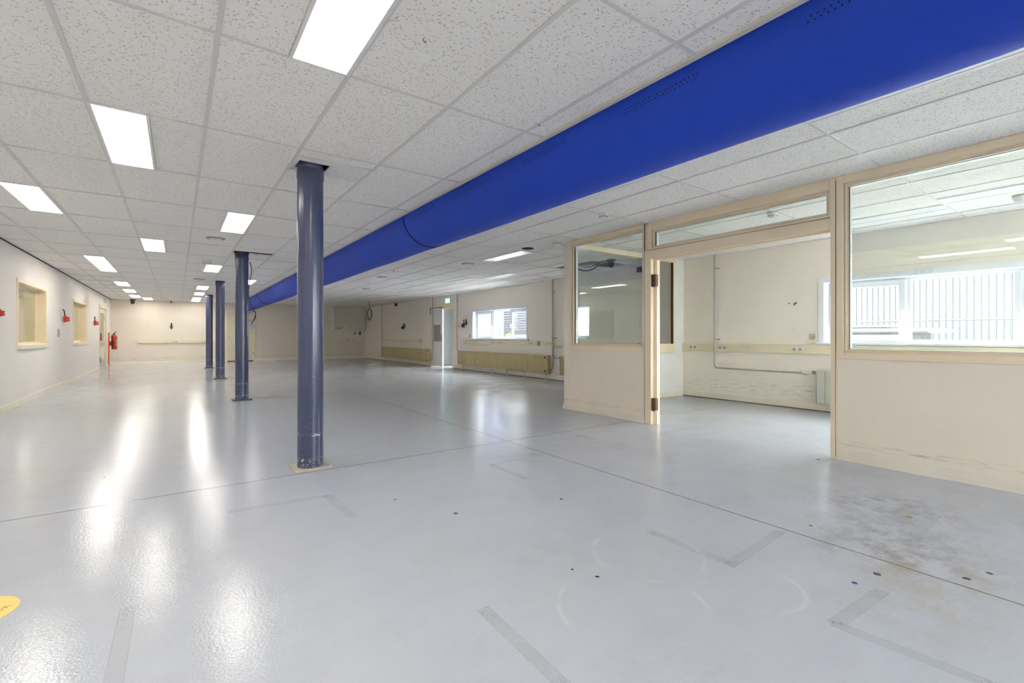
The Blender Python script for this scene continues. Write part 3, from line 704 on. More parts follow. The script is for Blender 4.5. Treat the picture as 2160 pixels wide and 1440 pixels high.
# ------------------------------------------------------------------ radiators
def on(xp, y, z):
    k = xp/7.65; return y*k, CAM_H+(z-CAM_H)*k
def radiator(y0, y1, z0, z1, legs, mat, label, pitch=.075, x0=7.52, cat='radiator'):
    r = thing('radiator', label, cat, (x0, (y0+y1)/2, 0)); b = MB(); x1 = x0+.075
    gw, dg = (.28, .016) if legs else (.07, .012); n = max(2, int((y1-y0)/pitch)); p = (y1-y0)/n; prof = []
    for i in range(n):
        a = y0+i*p
        prof += [(x0+dg, a), (x0+dg, a+p*gw*.4), (x0, a+p*gw), (x0, a+p*(1-gw)), (x0+dg, a+p*(1-gw*.4))]
    prof.append((x0+dg, y1))
    vs = [(x, y, z0+.012) for x, y in prof]+[(x, y, z1-.006) for x, y in prof]; m = len(prof)
    b.add(vs, [(i, m+i, m+i+1, i+1) for i in range(m-1)])
    b.box(x0+.018, x0+.026, y0, y1, z0, z1)
    b.box(x1-.012, x1, y0+.01, y1-.01, z0, z1)
    b.build('front_panel', mat, r)
    g = MB().box(x0+.008, x1, y0, y1, z1, z1+.012)
    g.box(x0+.004, x1, y0-.004, y0+.002, z0, z1+.012).box(x0+.004, x1, y1-.002, y1+.004, z0, z1+.012)
    g.build('top_grille', mat, r)
    for ly in legs:
        MB().cyl((x0+.035, ly, .004), (x0+.035, ly, z0+.02), .009, 10).box(x0+.0, x0+.07, ly-.03, ly+.03, 0, .006).build('leg', M['rad'] if mat == M['rad'] else mat, r)
    for lz in (z0+.05, z1-.05) if legs else ():
        MB().cyl((x0-.006, y0+.09, lz), (x0+.012, y0+.09, lz), .024, 16).build('plug', M['black'], r)
    MB().cyl((x0+.04, y1+.004, z1-.035), (x0+.04, y1+.06, z1-.035), .014, 12).cyl((x0+.04, y1+.045, z1-.045), (x0+.04, y1+.045, z1-.0), .018, 12).build('valve', M['steel'], r)
    return r
k = 7.52/7.65
radiator(16.03*k, 21.02*k, .160, .605, [v*k for v in (20.5,19.55,18.6,17.8,16.85,16.23)], M['rad'], 'long olive radiator on thin legs beyond the double door')
radiator(9.14*k, 13.81*k, .165, .603, [v*k for v in (13.489,12.645,11.795,10.973,10.119,9.234)], M['rad'], 'long ribbed olive radiator on thin legs under the hall window')
radiator(7.2, 8.66*k, .15, .597, [7.5], M['rad'], 'olive radiator half hidden behind the office corner')
radiator(.3, 2.985*k, .115, .585, [], M['rad2'], 'pale grey green radiator under the office window', pitch=.11)

# ------------------------------------------------------------------ trunking
def trunking(y0, y1, z0, z1, label, outs, x=XR, ends=True, grp='cream cable trunking on the right wall'):
    r = thing('cable_trunking', label, 'cable trunking', (x, (y0+y1)/2, z0), grp); d = .055
    MB().bbox(x-d, x, y0, y1, z0, z1, .004).build('body', M['trunk'], r)
    MB().box(x-d-.003, x-d, y0+.02, y1-.02, z0+.028, z1-.028).build('cover', M['trunk'], r)
    if ends: MB().bbox(x-d-.005, x, y0-.004, y0+.05, z0-.003, z1+.003, .003).build('end_cap', M['senscream'], r)
    for (oy, n, kind) in outs:
        m_ = MB().bbox(x-d-.012, x-d-.003, oy-.042*n, oy+.042*n, (z0+z1)/2-.042, (z0+z1)/2+.042, .004).build('socket_plate', M['socket'], r)
        for i in range(n):
            h = MB(); cy = oy+(i-(n-1)/2)*.084; cz = (z0+z1)/2
            if kind == 'round': h.cyl((x-d-.0125, cy, cz), (x-d-.0135, cy, cz), .022, 20)
            else: h.box(x-d-.0135, x-d-.012, cy-.014, cy+.014, cz-.010, cz+.012)
            h.build('socket_hole', M['black'] if kind != 'round' else M['greyglass'], m_)
    return r
xf = (XR-.055)/XR
def T(y): return y*xf
t1 = trunking(16.74*xf, 20.83*xf, .852, .957, 'cream cable trunking above the radiator beyond the double door', [(T(19.0),1,'round'),(T(18.1),1,'round')])
t2 = trunking(T(9.5), T(13.45), .848, .958, 'cream cable trunking under the hall window', [(T(13.2),1,'sq'),(T(11.64),2,'round'),(T(11.3),3,'sq'),(T(9.80),2,'sq')])
t3 = trunking(6.2, T(9.38), .845, .952, 'cream cable trunking piece behind the two heating pipes', [(T(9.03),3,'sq')])
t4 = trunking(YN+.01, T(5.27), .830, .962, 'cream cable trunking inside the office under the window', [(T(5.0),2,'sq'),(T(4.435),2,'round'),(T(3.24),2,'round')])
def trunk_far(x0, x1, z0, z1, label, outs):
    r = thing('cable_trunking', label, 'cable trunking', ((x0+x1)/2, YF, z0), 'cream cable trunking on the far wall')
    MB().bbox(x0, x1, YF-.055, YF, z0, z1, .004).build('body', M['trunk'], r)
    MB().box(x0+.01, x1-.01, YF-.058, YF-.055, z0+.028, z1-.028).build('cover', M['trunk'], r)
    for ox, n in outs:
        p = MB().box(ox-.042*n, ox+.042*n, YF-.066, YF-.058, (z0+z1)/2-.035, (z0+z1)/2+.035).build('socket_plate', M['socket'], r)
        for i in range(n): cx = ox+(i-(n-1)/2)*.084; MB().box(cx-.02, cx+.02, YF-.068, YF-.0655, (z0+z1)/2-.012, (z0+z1)/2+.012).build('socket_hole', M['black'], p)
trunk_far(-1.24, 1.69, .81, .93, 'cream cable trunking on the far wall left of the pale door', [(-.05,2),(.9,2)])
trunk_far(4.2, 7.57, .84, .97, 'cream cable trunking under the grey wall cabinet', [(6.85,2),(7.12,2)])
# side room trunking
o = MB().bbox(-5.4, -2.3, 23.94, 24.0, .82, .95, .004).box(-4.2, -3.9, 23.93, 23.945, .87, .90).build('cable_trunking_side_room', M['trunk']); tag(o, 'cream cable trunking seen through the nearer left wall window', 'cable trunking')

# ------------------------------------------------------------------ pipes
def pipe(name, pts, r_, label, brackets, mat=None, cat='pipe', grp=None, x=XR, ends=None):
    mat = mat or M['pipe']; o = thing(name, label, cat, pts[0], grp)
    MB().tube(pts, r_, 10, False).build('tube', mat, o)
    for (by, bz) in brackets:
        MB().cyl((x, by, bz), (pts[0][0], by, bz), .005, 8).lathe((pts[0][0], by, bz-.008), [(r_+.004, 0), (r_+.004, .016)], 12).cyl((pts[0][0], by, bz), (pts[0][0], by-.05, bz), .004, 8).cyl((x, by-.055, bz), (pts[0][0], by-.055, bz), .007, 8).build('bracket', M['steel'], o)
    if ends: MB().lathe(ends[0], ends[2], 16, ends[1]).build('valve_head', M['socket'], o)
    return o
def elbow(px, y0, ztop, zb, y1, r=.07):
    """vertical pipe down to zb then run along y to y1"""
    s = 1 if y1 > y0 else -1; pts = [(px, y0, ztop), (px, y0, zb+r)]
    for i in range(1, 7): a = math.pi/2*i/6; pts.append((px, y0+s*r*(1-math.cos(a)), zb+r-r*math.sin(a)))
    pts.append((px, y1, zb)); return pts
px = XR-.035; kf = px/XR
pipe('heating_pipe', elbow(px, 15.687*kf, 2.5, .215, 16.05*k+.01, .06), .009, 'thin grey heating pipe running down past the closed door leaf', [(15.687*kf,2.25)], grp='thin wall pipes')
pipe('heating_pipe', [(px, 20.95*kf, 2.5), (px, 20.95*kf, .60)], .009, 'thin grey heating pipe at the far end of the trunking beyond the double door', [(20.95*kf,2.28),(20.95*kf,1.08)], grp='thin wall pipes')
pipe('heating_pipe', [(px, 13.842*kf, 2.5), (px, 13.842*kf, .60)], .010, 'thin grey heating pipe between the double door and the hall window', [(13.842*kf,2.27),(13.842*kf,1.08)], grp='thin wall pipes')
pipe('heating_pipe', elbow(px, 8.93*kf, 2.5, .225, 9.15*k, .12), .012, 'left one of the two grey pipes, bending toward the olive radiator', [(8.93*kf,2.2),(8.93*kf,1.03)], grp='paired wall pipes')
pipe('heating_pipe', elbow(XR-.075, 8.86*kf, 2.5, .545, 8.66*k+.06, .10), .013, 'right one of the two grey pipes, bending toward the hidden radiator', [(8.86*kf,1.05)], grp='paired wall pipes',
     ends=((XR-.075, 8.70*k+.12, .545), (0,-1,0), [(.014,0),(.022,.01),(.024,.05),(.016,.06)]))
pipe('heating_pipe', elbow(XR-.07, 4.587*.9908, 2.5, .545, 3.13, .055), .012, 'grey office pipe bending at the bottom toward the pale radiator', [(4.587*.9908,2.27),(4.587*.9908,1.04),(3.9,.545),(3.4,.545)], grp=None,
     ends=((XR-.07, 3.14, .545), (0,-1,0), [(.016,0),(.026,.01),(.030,.05),(.024,.09),(.012,.095)]))
o = MB().box(-1.053, -1.043, YF-.01, YF, 1.03, H).build('wall_conduit', M['skirt']); tag(o, 'thin painted conduit above the left trunking on the far wall', 'conduit')

# sockets / switches / small boxes
def plate(name, x, y, z, w, h, label, cat, mat, sgn=-1, dark=True):
    r = thing(name, label, cat, (x, y, z)); d_ = .014*sgn
    MB().bbox(x, x+d_, y-w/2, y+w/2, z-h/2, z+h/2, .003).build('plate', mat, r)
    if dark: MB().box(x+d_, x+d_+.002*sgn, y-w*.3, y+w*.3, z-h*.30, z+h*.05).build('rocker', M['greyglass'], r)
    return r
plate('light_switch', XL, 13.70, 1.16, .16, .17, 'grey double switch plate on the left wall between the two inner windows', 'switch', M['grey'], 1)
plate('light_switch', XR, 13.72, 1.44, .08, .12, 'small pale switch beside the thin pipe left of the hall window', 'switch', M['socket'])
plate('light_switch', XR, 16.25, 1.10, .08, .12, 'small cream switch left of the double door above the trunking end', 'switch', M['wall_r'], dark=False)
bx_ = plate('junction_box', XR, 3.03, 1.085, .09, .09, 'small cream box on the office wall beside the window sill', 'junction box', M['senscream'])
MB().tube([(XR-.012, 3.0, 1.04), (XR-.03, 3.01, .99), (XR-.065, 3.04, .95), (XR-.075, 3.12, .87), (XR-.07, 3.21, .85), (XR-.072, 3.3, .865)], .004, 6).build('cable', M['trunk'], bx_)
b2 = plate('junction_box', XR, 12.98, 1.10, .08, .08, 'small cream box at the left foot of the hall window', 'junction box', M['senscream'], dark=False)
MB().tube([(XR-.012, 12.98, 1.06), (XR-.04, 12.99, 1.0), (XR-.066, 13.05, .95), (XR-.07, 13.12, .86)], .004, 6).build('cable', M['trunk'], b2)
plate('fuse_switch', XR, 9.89, .985, .03, .035, 'tiny black fitting at the lower right corner of the hall window', 'fitting', M['black'], dark=False)

# red hanging power connectors
def connector(x, y, z, s, side, label, red=True, hook='curl', mat=None):
    """red industrial socket hanging from a hook; side=+1 sticks out to +x from left wall, -1 from right wall"""
    r = thing('power_connector', label, 'power connector', (x, y, z), 'red power connectors hung on the walls'); m_ = mat or M['red']
    a = Vector((.30*side, -.0, -1)).normalized(); c = Vector((x+.035*side, y, z+.05*s))
    MB().lathe(c, [(.022*s,0),(.030*s,.01*s),(.034*s,.05*s),(.040*s,.055*s),(.050*s,.11*s),(.052*s,.125*s),(.046*s,.13*s)], 20, a).build('body', m_, r)
    MB().lathe(c+a*.045*s+Vector((.03*s*side,0,0)), [(.014*s,-.02*s),(.02*s,0),(.02*s,.03*s),(.012*s,.035*s)], 12, Vector((side,0,-.2))).build('lid', m_, r)
    if hook == 'curl': pts = [c, c+Vector((.0,0,.04*s)), c+Vector((-.005*side,.0,.09*s)), c+Vector((-.02*side,.02,.125*s)), c+Vector((-.033*side,.05,.135*s))]
    elif hook == 'ring': pts = [c, c+Vector((0,-.01,.03*s)), c+Vector((0,-.04*s,.06*s)), c+Vector((0,-.02*s,.095*s)), c+Vector((0,.03*s,.10*s)), c+Vector((-.03*side,.05*s,.07*s))]
    else: pts = [c, c+Vector((0,0,.05*s)), c+Vector((0,.01,.11*s))]
    MB().tube(pts, .011*s, 8).build('cable_stub', M['black'], r)
    MB().box(x, x+.02*side, y-.02, y+.02, z-.02, z+.05).build('wall_bracket', M['grey'], r)
    return r
connector(XL, 9.45, 1.43, .75, 1, 'red power connector on the left wall cut by the left edge of the photo', hook='curl')
connector(XL, 14.15, 1.49, 1.05, 1, 'red power connector with black cable stub between the two left wall windows', hook='curl')
connector(XL, 18.85, 1.51, 1.1, 1, 'red power connector with ring hook beside the left wall door', hook='ring')
connector(XR, 18.35, 1.46, 1.05, -1, 'dark red power connector on the right wall beyond the double door', hook='up', mat=M['darkred'])
connector(XR, 13.33, 1.46, 1.05, -1, 'dark red power connector left of the hall window', hook='up', mat=M['darkred'])
def stub(p, label, n=(0,-1,0), s=1.0, mat=None):
    p = Vector(p); n = Vector(n); r = thing('cable_hook', label, 'cable hook', p, 'black cable stubs on the walls')
    MB().tube([p+n*.01+Vector((0,0,-.05*s)), p+n*.035+Vector((0,0,-.03*s)), p+n*.03+Vector((0,0,.03*s)), p+n*.03+Vector((.005,0,.09*s))], .013*s, 8).build('stub', M['black'], r)
    MB().lathe(p, [(.035*s,0),(.03*s,.012),(.012*s,.016)], 14, n).build('base', mat or M['greyglass'], r)
stub((-.18, YF, 1.47), 'black cable stub above the trunking on the far wall', s=1.7)
stub((7.165, YF, 1.22), 'black cable stub just below the wall cabinet', s=1.2)
stub((7.425, YF, 1.22), 'dark red plug hanging below the right end of the wall cabinet', s=1.6, mat=M['darkred'])
stub((XR, 18.22, 1.50), 'black cable stub right beside the dark red connector beyond the double door', (-1,0,0), 1.2)
stub((XR, 13.19, 1.52), 'black cable stub right beside the dark red connector at the hall window', (-1,0,0), 1.3)
r = thing('wall_mark', 'black broken screw fixing and plug hole in the office wall', 'wall fixing', (XR, 3.28, 1.59))
MB().tube([(XR-.003,3.285,1.568),(XR-.012,3.27,1.59),(XR-.012,3.245,1.60)], .009, 8).build('hook', M['black'], r)
MB().cyl((XR, 3.36, 1.595), (XR-.006, 3.36, 1.595), .009, 12).build('plug_hole', M['black'], r)

# fire alarm sounders
def sounder(x, y, z, label, s=1):
    r = thing('fire_alarm_sounder', label, 'fire alarm', (x, y, z), 'dark red fire alarm sounders')
    MB().bbox(x-.06*s, x, y-.06*s, y+.06*s, z-.055*s, z+.055*s, .01).build('body', M['darkred'], r)
    MB().box(x-.03, x, y-.10*s, y-.06*s, z-.05*s, z+.05*s).build('base', M['greyglass'], r)
sounder(XR, 19.15, 2.435, 'dark red fire alarm box high on the right wall beyond the double door', 1.2)
sounder(XR, 6.2, 2.44, 'dark red fire alarm box seen through the small office glazing', .95)

# ceiling round items
def disc(name, x, y, r_, prof, mat, label, cat, grp=None, mat2=None, prof2=None):
    r = thing(name, label, cat, (x, y, H-.0), grp)
    MB().lathe((x, y, H), prof, 32, (0,0,-1)).build('base', mat, r)
    if prof2: MB().lathe((x, y, H), prof2, 32, (0,0,-1)).build('cap', mat2, r)
    return r
ventp = [(.155,0),(.15,.008),(.10,.016),(.03,.018)]
g = 'round flush ceiling valves'
for x, y, l, m_ in ((.455,7.97,'round grey ceiling valve in front of the cable column','grey'), (.45,13.9,'round grey ceiling valve beside the third column','grey'), (4.60,5.98,'dark round ceiling opening left of the yellowed smoke detector','dark'),
                    (4.62,7.92,'round pale ceiling valve between the duct and the unlit panel','grey'), (4.0,10.9,'round ceiling valve in the hall ceiling right of the duct','grey'), (4.61,13.9,'round ceiling valve above the cable coil','grey')):
    if m_ == 'dark': disc('ceiling_valve', x, y, .1, [(.105,0),(.10,.004)], M['brown'], l, 'ceiling valve', g, M['gapshade'], [(.09,.002),(.085,.006)])
    else: disc('ceiling_valve', x, y, .1, [(.12,0),(.118,.01),(.10,.014)], M['greyglass'], l, 'ceiling valve', g, M['sens'], [(.085,.012),(.07,.022),(.02,.024)])
def detector(x, y, label, s=1, tall=False, cream=False):
    r = thing('smoke_detector', label, 'smoke detector', (x, y, H), 'smoke detectors')
    MB().lathe((x, y, H), [(.055*s,0),(.056*s,.012),(.050*s,.016)], 32, (0,0,-1)).build('base', M['senscream'] if cream else M['sens'], r)
    MB().lathe((x, y, H), [(.050*s,.014),(.050*s,.030*s),(.043*s,.034*s),(.040*s,.048*s),(.030*s,.058*s),(.008,.060*s)], 32, (0,0,-1)).build('head', M['sens'], r)
    if tall:
        v = MB()
        for i in range(10):
            a = 2*math.pi*i/10; v.box(x+.044*s*math.cos(a)-.003, x+.044*s*math.cos(a)+.003, y+.044*s*math.sin(a)-.003, y+.044*s*math.sin(a)+.003, H-.047*s, H-.036*s)
        v.build('vent_slot', M['black'], r)
detector(3.99, 3.76, 'white smoke detector with dark slots left of the doorway transom', 1.0, True)
detector(5.52, 2.60, 'yellowed smoke detector seen through the transom glass', 1.05, True, True)
detector(4.72, 5.40, 'smoke detector with yellowed base right at the office corner', 1.35, False, True)
detector(.457, 10.35, 'white smoke detector just left of the cable column', 1.5, True)
detector(3.81, 9.64, 'tiny white detector on the hall ceiling right of the duct', .8)
detector(4.0, 16.6, 'small white detector on the far ceiling right of the duct', .9)
detector(6.88, .84, 'cream detector on the office ceiling at the right edge of the photo', 1.1, False, True)
def dome(x, y, label, s=1):
    r = thing('dome_camera', label, 'security camera', (x, y, H), 'black ceiling cameras')
    MB().lathe((x, y, H), [(.085*s,0),(.085*s,.012),(.06*s,.03*s)], 28, (0,0,-1)).build('mount', M['black'], r)
    MB().lathe((x, y, H), [(.045*s,.03*s),(.052*s,.05*s),(.052*s,.10*s),(.045*s,.125*s),(.028*s,.145*s),(.005,.15*s)], 28, (0,0,-1)).build('dome', M['black'], r)
dome(6.52, 5.95, 'black dome camera seen through the small office glazing', 1.0)
dome(-1.38, 23.05, 'black dome camera on the ceiling at the far left corner', 1.25)
o = MB().lathe((-.19, 23.3, H), [(.02,0),(.025,.05),(.012,.09)], 12, (0,0,-1)).build('ceiling_sensor', M['black']); tag(o, 'tiny black sensor at the top of the far wall above the cable stub', 'sensor')
for x, y, l in ((.95,2.05,'small clear sprinkler hook in the tile right of the biggest lit panel'), (1.95,2.42,'small clear hook in the tile beside the blue duct')):
    o = thing('ceiling_hook', l, 'hook', (x, y, H)); MB().tube([(x,y,H),(x+.004,y,H-.012),(x+.014,y,H-.016),(x+.014,y+.002,H-.004)], .0025, 6).build('wire', M['steel'], o)
# damage marks at the ceiling bars
structure(MB().box(1.357+.012, 1.357+.06, 1.13, 1.20, H-.0015, H).build('trim_5', M['brown']), 'broken brown tile corner')

# ------------------------------------------------------------------ loose cables
r = thing('hanging_cable', 'thin black cable dangling from the ceiling beside the second column', 'cable', (1.12, 10.1, H-.001))
def ray(px_, py_, F):
    u = (px_-1080)/FPX; v = (708.5-py_)/FPX; s, c = math.sin(YAW), math.cos(YAW)
    return (F*(s+u*c), F*(c-u*s), CAM_H+F*v)
MB().tube([ray(*q) for q in ((525,550,8.9),(529.5,560,8.9),(530,575,8.9),(526,597,8.88),(524.5,620,8.86),(528,640,8.84),(534,652,8.82),(538,659,8.8),(539,668,8.8),(535,676,8.8),(529,683,8.8))], .0075, 8).build('strand', M['black'], r)
MB().tube([ray(*q) for q in ((515,665,8.86),(524,661,8.84),(532,657.5,8.8),(538,657,8.8),(538,666,8.8),(534,674,8.82),(526,676,8.85),(515,675,8.9))], .006, 8).build('loop', M['black'], r)
r = thing('wire_scrap', 'thin bare wire poking out of the dark slot beside the second column', 'wire', (1.1, 9.05, H))
MB().tube([(1.02,9.05,H+.03),(1.06,9.02,H-.01),(1.10,9.0,H-.03),(1.14,9.03,H-.005),(1.2,9.05,H+.03)], .003, 6).build('strand', M['steel'], r)
r = thing('cable_coil', 'black coiled cable hanging from the ceiling near the wall cabinet', 'cable coil', (6.24, 18.5, H))
coil = [(6.24, 18.5, H+.02), (6.25, 18.5, 2.35), (6.27,18.5,2.22)]
cx, cz = 6.26, 1.98
for k_ in range(2):
    for i in range(13):
        a = math.pi/2+2*math.pi*i/12; rr = .21+.02*k_+.008*math.sin(3*a); coil.append((cx+rr*.42*math.cos(a)+.01*k_, 18.5+.16*rr*math.cos(a), cz+rr*math.sin(a)-.02*k_))
MB().tube(coil, .010, 8).build('strand', M['black'], r)
r = thing('loose_cable', 'blue grey cable drooping from the missing ceiling tiles behind the office glass', 'cable', (6.6, 6.6, H))
MB().tube([(6.62,7.2,H+.05),(6.64,7.05,H-.01),(6.66,6.9,H-.07),(6.66,6.7,H-.11),(6.63,6.45,H-.08),(6.58,6.3,H-.01),(6.52,6.15,H+.0-.006),(6.52,6.02,H-.012)], .013, 8).build('strand', M['bluecable'], r)
MB().tube([(6.70,6.95,H+.02),(6.66,6.75,H-.03),(6.62,6.5,H-.04),(6.56,6.25,H-.005)], .007, 8).build('thin_strand', M['black'], r)

# ------------------------------------------------------------------ wall cabinet
r = thing('wall_cabinet', 'grey beige two door cabinet high on the far wall in the right corner', 'cabinet', (6.83, YF, 1.36))
MB().box(6.06, 7.60, YF-.38, YF, 1.36, H-.012).build('body', M['white'], r)
for a, b_ in ((6.075, 6.832), (6.840, 7.585)):
    dr = MB().bbox(a, b_, YF-.40, YF-.38, 1.375, H-.03, .004).build('door', M['cabinet'], r)
    hx = 6.80 if a < 6.5 else 6.875
    MB().cyl((hx, YF-.40, 1.62), (hx, YF-.415, 1.62), .018, 12).cyl((hx, YF-.40, 1.52), (hx, YF-.415, 1.52), .015, 12).build('lock', M['steel'], dr)
MB().add([(6.15,YF-.402,1.44),(6.24,YF-.402,1.44),(6.195,YF-.402,1.52)], [(0,1,2)]).add([(6.47,YF-.402,1.52),(6.55,YF-.402,1.52),(6.51,YF-.402,1.595)], [(0,1,2)]).box(6.26,6.42,YF-.402,YF-.4,1.44,1.52).build('warning_label', M['amber'], r)

# octagonal plate at far door
o = MB().lathe((2.72, YF-.02, 1.52), [(.14,0),(.14,.01)], 8, (0,-1,0)).build('wall_plate', paint('pale_blue_grey_plate', (.55,.60,.60), .5, .02, 0)); tag(o, 'pale blue grey octagonal plate at the far door edge', 'plate')

# extinguisher + post
r = thing('fire_extinguisher', 'red fire extinguisher on its post in the far left corner', 'fire extinguisher', (-1.93, 22.95, .6))
ex, ey = -1.90, 22.85
MB().lathe((ex, ey, .60), [(.07,0),(.085,.01),(.085,.44),(.078,.48),(.055,.52),(.03,.54)], 28).build('cylinder', M['red'], r)
MB().cyl((ex, ey, 1.13), (ex, ey, 1.19), .022, 14).tube([(ex-.02,ey,1.17),(ex+.02,ey-.01,1.22),(ex+.05,ey-.03,1.27)], .012, 8).tube([(ex-.03,ey,1.17),(ex+.0,ey-.01,1.20)], .012, 8).build('lever', M['black'], r)
MB().tube([(ex-.03,ey-.03,1.17),(ex-.08,ey-.06,1.08),(ex-.05,ey-.09,.9),(ex-.02,ey-.09,.66)], .010, 8).build('hose', M['black'], r)
_v = [(ex+.0863*math.cos(a_), ey+.0863*math.sin(a_), z_) for z_ in (.72,.98) for a_ in [-.9+.1*i for i in range(11)]]
MB().add(_v, [(i, i+1, 12+i, 11+i) for i in range(10)]).build('label', M['grey'], r)
r = thing('extinguisher_post', 'thin orange red post beside the fire extinguisher', 'post', (XL+.02, 22.55, 0))
MB().bbox(XL+.0, XL+.04, 22.53, 22.58, .0, 1.22, .003).build('post', M['redpost'], r)
MB().bbox(XL+.0, XL+.10, 22.58, 22.78, .74, .90, .004).build('bracket', M['darkred'], r)

# ------------------------------------------------------------------ exit signs
def exit_sign(x, y, z, w, h, label, lit=True, side=-1, flip=False):
    r = thing('exit_sign', label, 'exit sign', (x, y, z), 'emergency exit signs'); d_ = .04*side
    MB().bbox(x, x+d_, y-w/2, y+w/2, z-h/2, z+h/2, .004).build('case', M['white'], r)
    X = x+d_+.0015*side
    MB().box(x+d_, X, y-w/2+.008, y+w/2-.008, z-h/2+.008, z+h/2-.008).build('panel', M['signgreen'] if lit else M['signgreen2'], r)
    wm = M['signwhite'] if lit else M['white']; X2 = X+.0015*side; q = h
    sg = -1 if side < 0 else 1
    def Y(u): return y+sg*u
    s = MB()
    def poly(pts): s.prism([(X, Y(a*q), z+b_*q) for a, b_ in pts], (0,0,0), (.0015*side,0,0))
    # running figure
    poly([(-.42,.22),(-.34,.30),(-.26,.22),(-.34,.14)])
    poly([(-.50,.12),(-.30,.12),(-.34,-.06),(-.46,-.06)]); poly([(-.34,.12),(-.12,.02),(-.14,-.03),(-.36,.05)]); poly([(-.50,.10),(-.66,-.04),(-.62,-.08),(-.46,.04)])
    poly([(-.40,-.06),(-.20,-.12),(-.20,-.34),(-.26,-.34),(-.27,-.17),(-.42,-.14)]); poly([(-.46,-.06),(-.40,-.08),(-.52,-.28),(-.68,-.32),(-.68,-.26),(-.56,-.24)])
    s.build('running_figure', wm, r)
    s = MB(); poly([(.28,.32),(.40,.32),(.40,-.02),(.56,.10),(.56,-.08),(.34,-.32),(.12,-.08),(.12,.10),(.28,-.02)]); s.build('arrow', wm, r)
exit_sign(XR, 14.44, 2.315, .34, .17, 'lit green exit sign above the double door')
exit_sign(XL, 21.3, 2.31, .30, .15, 'unlit exit sign above the left wall door', False, 1)
exit_sign(XL, 2.70, 2.335, .30, .15, 'exit sign on the left wall, mirrored in the large office glass', False, 1)

# ------------------------------------------------------------------ floor sticker
r = thing('floor_sticker', 'round yellow floor sticker cut by the left edge of the photo', 'sticker', (-.666, 2.724, 0))
MB().cyl((-.666,2.724,.0002), (-.666,2.724,.0012), .1434, 64).build('disc', M['yellow'], r)
fc = bpy.data.curves.new('lettering', 'FONT'); fc.body = 'Voor je'; fc.size = .036; fc.extrude = .0002
# text starts near the right rim and runs toward the camera side
_tmp = bpy.data.objects.new('lettering_curve', fc); COL.objects.link(_tmp); bpy.context.view_layer.update()
fm = bpy.data.meshes.new_from_object(_tmp.evaluated_get(bpy.context.evaluated_depsgraph_get())); bpy.data.objects.remove(_tmp); bpy.data.curves.remove(fc)
fo = bpy.data.objects.new('lettering', fm); COL.objects.link(fo); fo.parent = r; fm.materials.clear(); fm.materials.append(M['ink'])
p_s = Vector((-.5685, 2.742, 0)); p_e = Vector((-.600, 2.668, 0)); dd = (p_e-p_s); ang = math.atan2(dd.y, dd.x)
fo.location = (p_s.x+.666, p_s.y-2.724, .0014); fo.rotation_euler = (0, 0, ang)

# ------------------------------------------------------------------ outdoors
structure(MB().box(7.95, 70, -30, 80, -.25, -.05).box(-30, 7.95, -30, YN-.3, -.25, -.05).build('ground_yard', M['asphalt']))
b = thing('neighbour_building', 'large white ribbed metal building behind the fence outside the office window', 'building', (24, 3, 0))
MB().box(24, 34, -8, 18.5, -.05, 4.4).build('wall', M['clad'], b)
rb = MB(); y = -6.0
while y < 18.4: rb.prism([(24, y, 0), (23.965, y+.012, 0), (23.965, y+.04, 0), (24, y+.052, 0)], (0,0,-.05), (0,0,4.4)); y += .194
rb.build('cladding_ribs', M['cladrib'], b)
b = thing('louvred_building', 'white building with horizontal cladding outside the hall window', 'building', (19, 26, 0))
MB().box(19, 29, 24.0, 29.0, 1.5, 6.6).build('wall', M['clad2'], b)
lv = MB(); z = 1.62
while z < 6.5: lv.box(18.96, 19, 26.5, 27.75, z, z+.055).box(18.98, 19, 24.1, 25.8, z, z+.04); z += .17
lv.build('louvre_shadow_strips', paint('grey_louvre_shadow_strip', (.035,.037,.04), .5, 0, 0), b)  # dark strips painted as the shadow lines of the white cladding
MB().box(19, 29, 24.0, 29.0, -.05, 1.5).build('plinth', M['hedge'], b)
b = thing('side_building', 'pale building with blue trim at the left of the hall window view', 'building', (15, 26, 0))
MB().box(15, 15.3, 22.5, 40, -.05, 2.15).build('wall', paint('pale_lilac_cladding', (.046,.050,.060), .5, .02, 0), b)
MB().box(14.9, 15.3, 22.5, 40, 2.15, 5.2).box(14.85, 15.3, 22.15, 22.5, -.05, 5.2).build('trim', M['bluetrim'], b)
b = thing('low_container', 'low white flat roofed container in the yard outside the office window', 'container', (17, 5.3, 0))
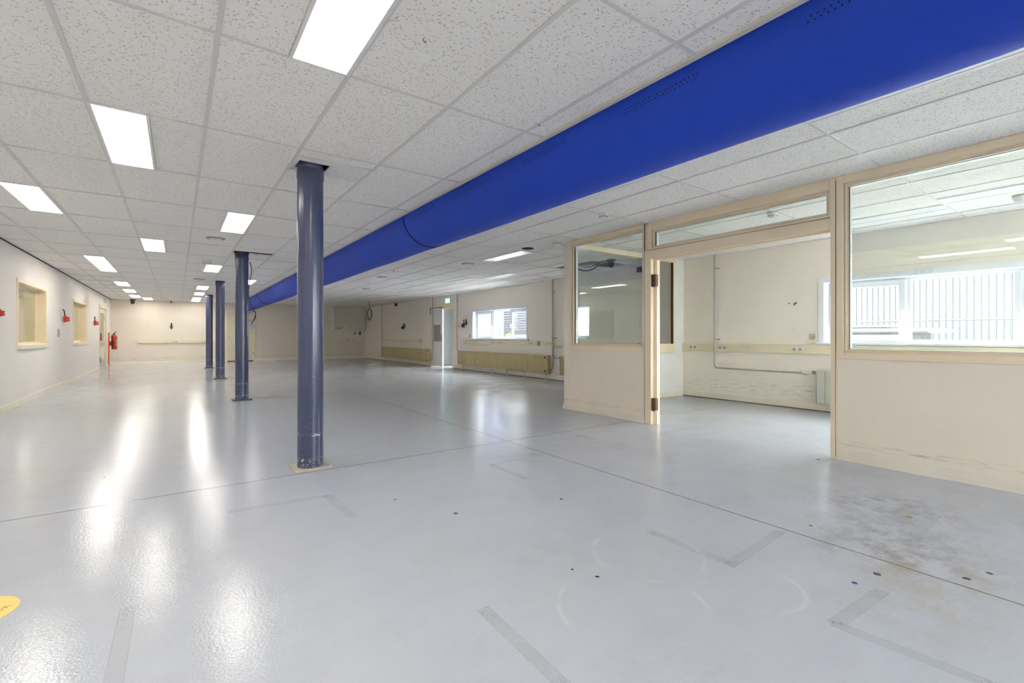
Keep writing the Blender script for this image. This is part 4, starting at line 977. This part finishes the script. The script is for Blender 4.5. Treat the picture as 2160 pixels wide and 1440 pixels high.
MB().bbox(17, 19.2, 4.25, 8.5, -.05, 1.18, .02).build('body', M['contw'], b)
MB().bbox(16.8, 19.4, 3.75, 8.7, 1.18, 1.32, .05).bbox(17.2, 19.0, 4.8, 7.4, 1.32, 1.42, .04).build('roof', M['contw'], b)
f = thing('chain_link_fence', 'chain link fence with top rail outside the office window', 'fence', (14, 2.6, 0))
MB().cyl((14, -3, 1.45), (14, 8.5, 1.45), .018, 8).build('rail', M['galv'], f)
for y in (-2.4, .35, 3.02, 5.8): MB().cyl((14.02, y, -.05), (14.02, y, 1.52), .03, 10).cyl((14.02, y, 1.52), (14.06, y-.03, 1.78), .016, 8).build('post', M['galv'], f)
ms = MB(); L = 1.45; step = .075; y = -3.0-L
while y < 8.5:
    for s_ in (1, -1):
        ya, za, yb, zb = (y, 0, y+L, L) if s_ > 0 else (y, L, y+L, 0)
        a = max(ya, -3.0); c_ = min(yb, 8.5)
        if c_ > a:
            g_ = lambda yy: za+(zb-za)*(yy-ya)/(yb-ya)
            w = .0022; p, q = g_(a), g_(c_)
            ms.add([(14.0-w, a, p-w), (14.0-w, a, p+w), (14.0-w, c_, q+w), (14.0-w, c_, q-w)], [(0,1,2,3)])
    y += step
ms.build('mesh', M['galv'], f)
for z in (1.58, 1.68): MB().cyl((14.04, -3, z), (14.04, 8.5, z), .003, 6).build('wire', M['galv'], f)
r = thing('potted_shrub', 'small lime green shrub outside the hall window', 'shrub', (14.2, 19.9, 0))
lf = MB()
for i in range(220):
    a = random.uniform(0, 6.28); rr = random.uniform(0, .3); zz = random.uniform(.6, 1.22); c = Vector((14.2+rr*math.cos(a), 19.9+rr*math.sin(a), zz))
    d1 = Vector((random.uniform(-1,1), random.uniform(-1,1), random.uniform(-.3,1))).normalized()*.08; d2 = d1.cross(Vector((random.random(), random.random(), .3))).normalized()*.025
    lf.add([c-d1, c+d2, c+d1, c-d2], [(0,1,2,3)])
lf.build('leaves', M['leaf'], r); MB().cyl((14.2,19.9,-.05), (14.2,19.9,.9), .03, 8).build('stem', M['brown'], r)
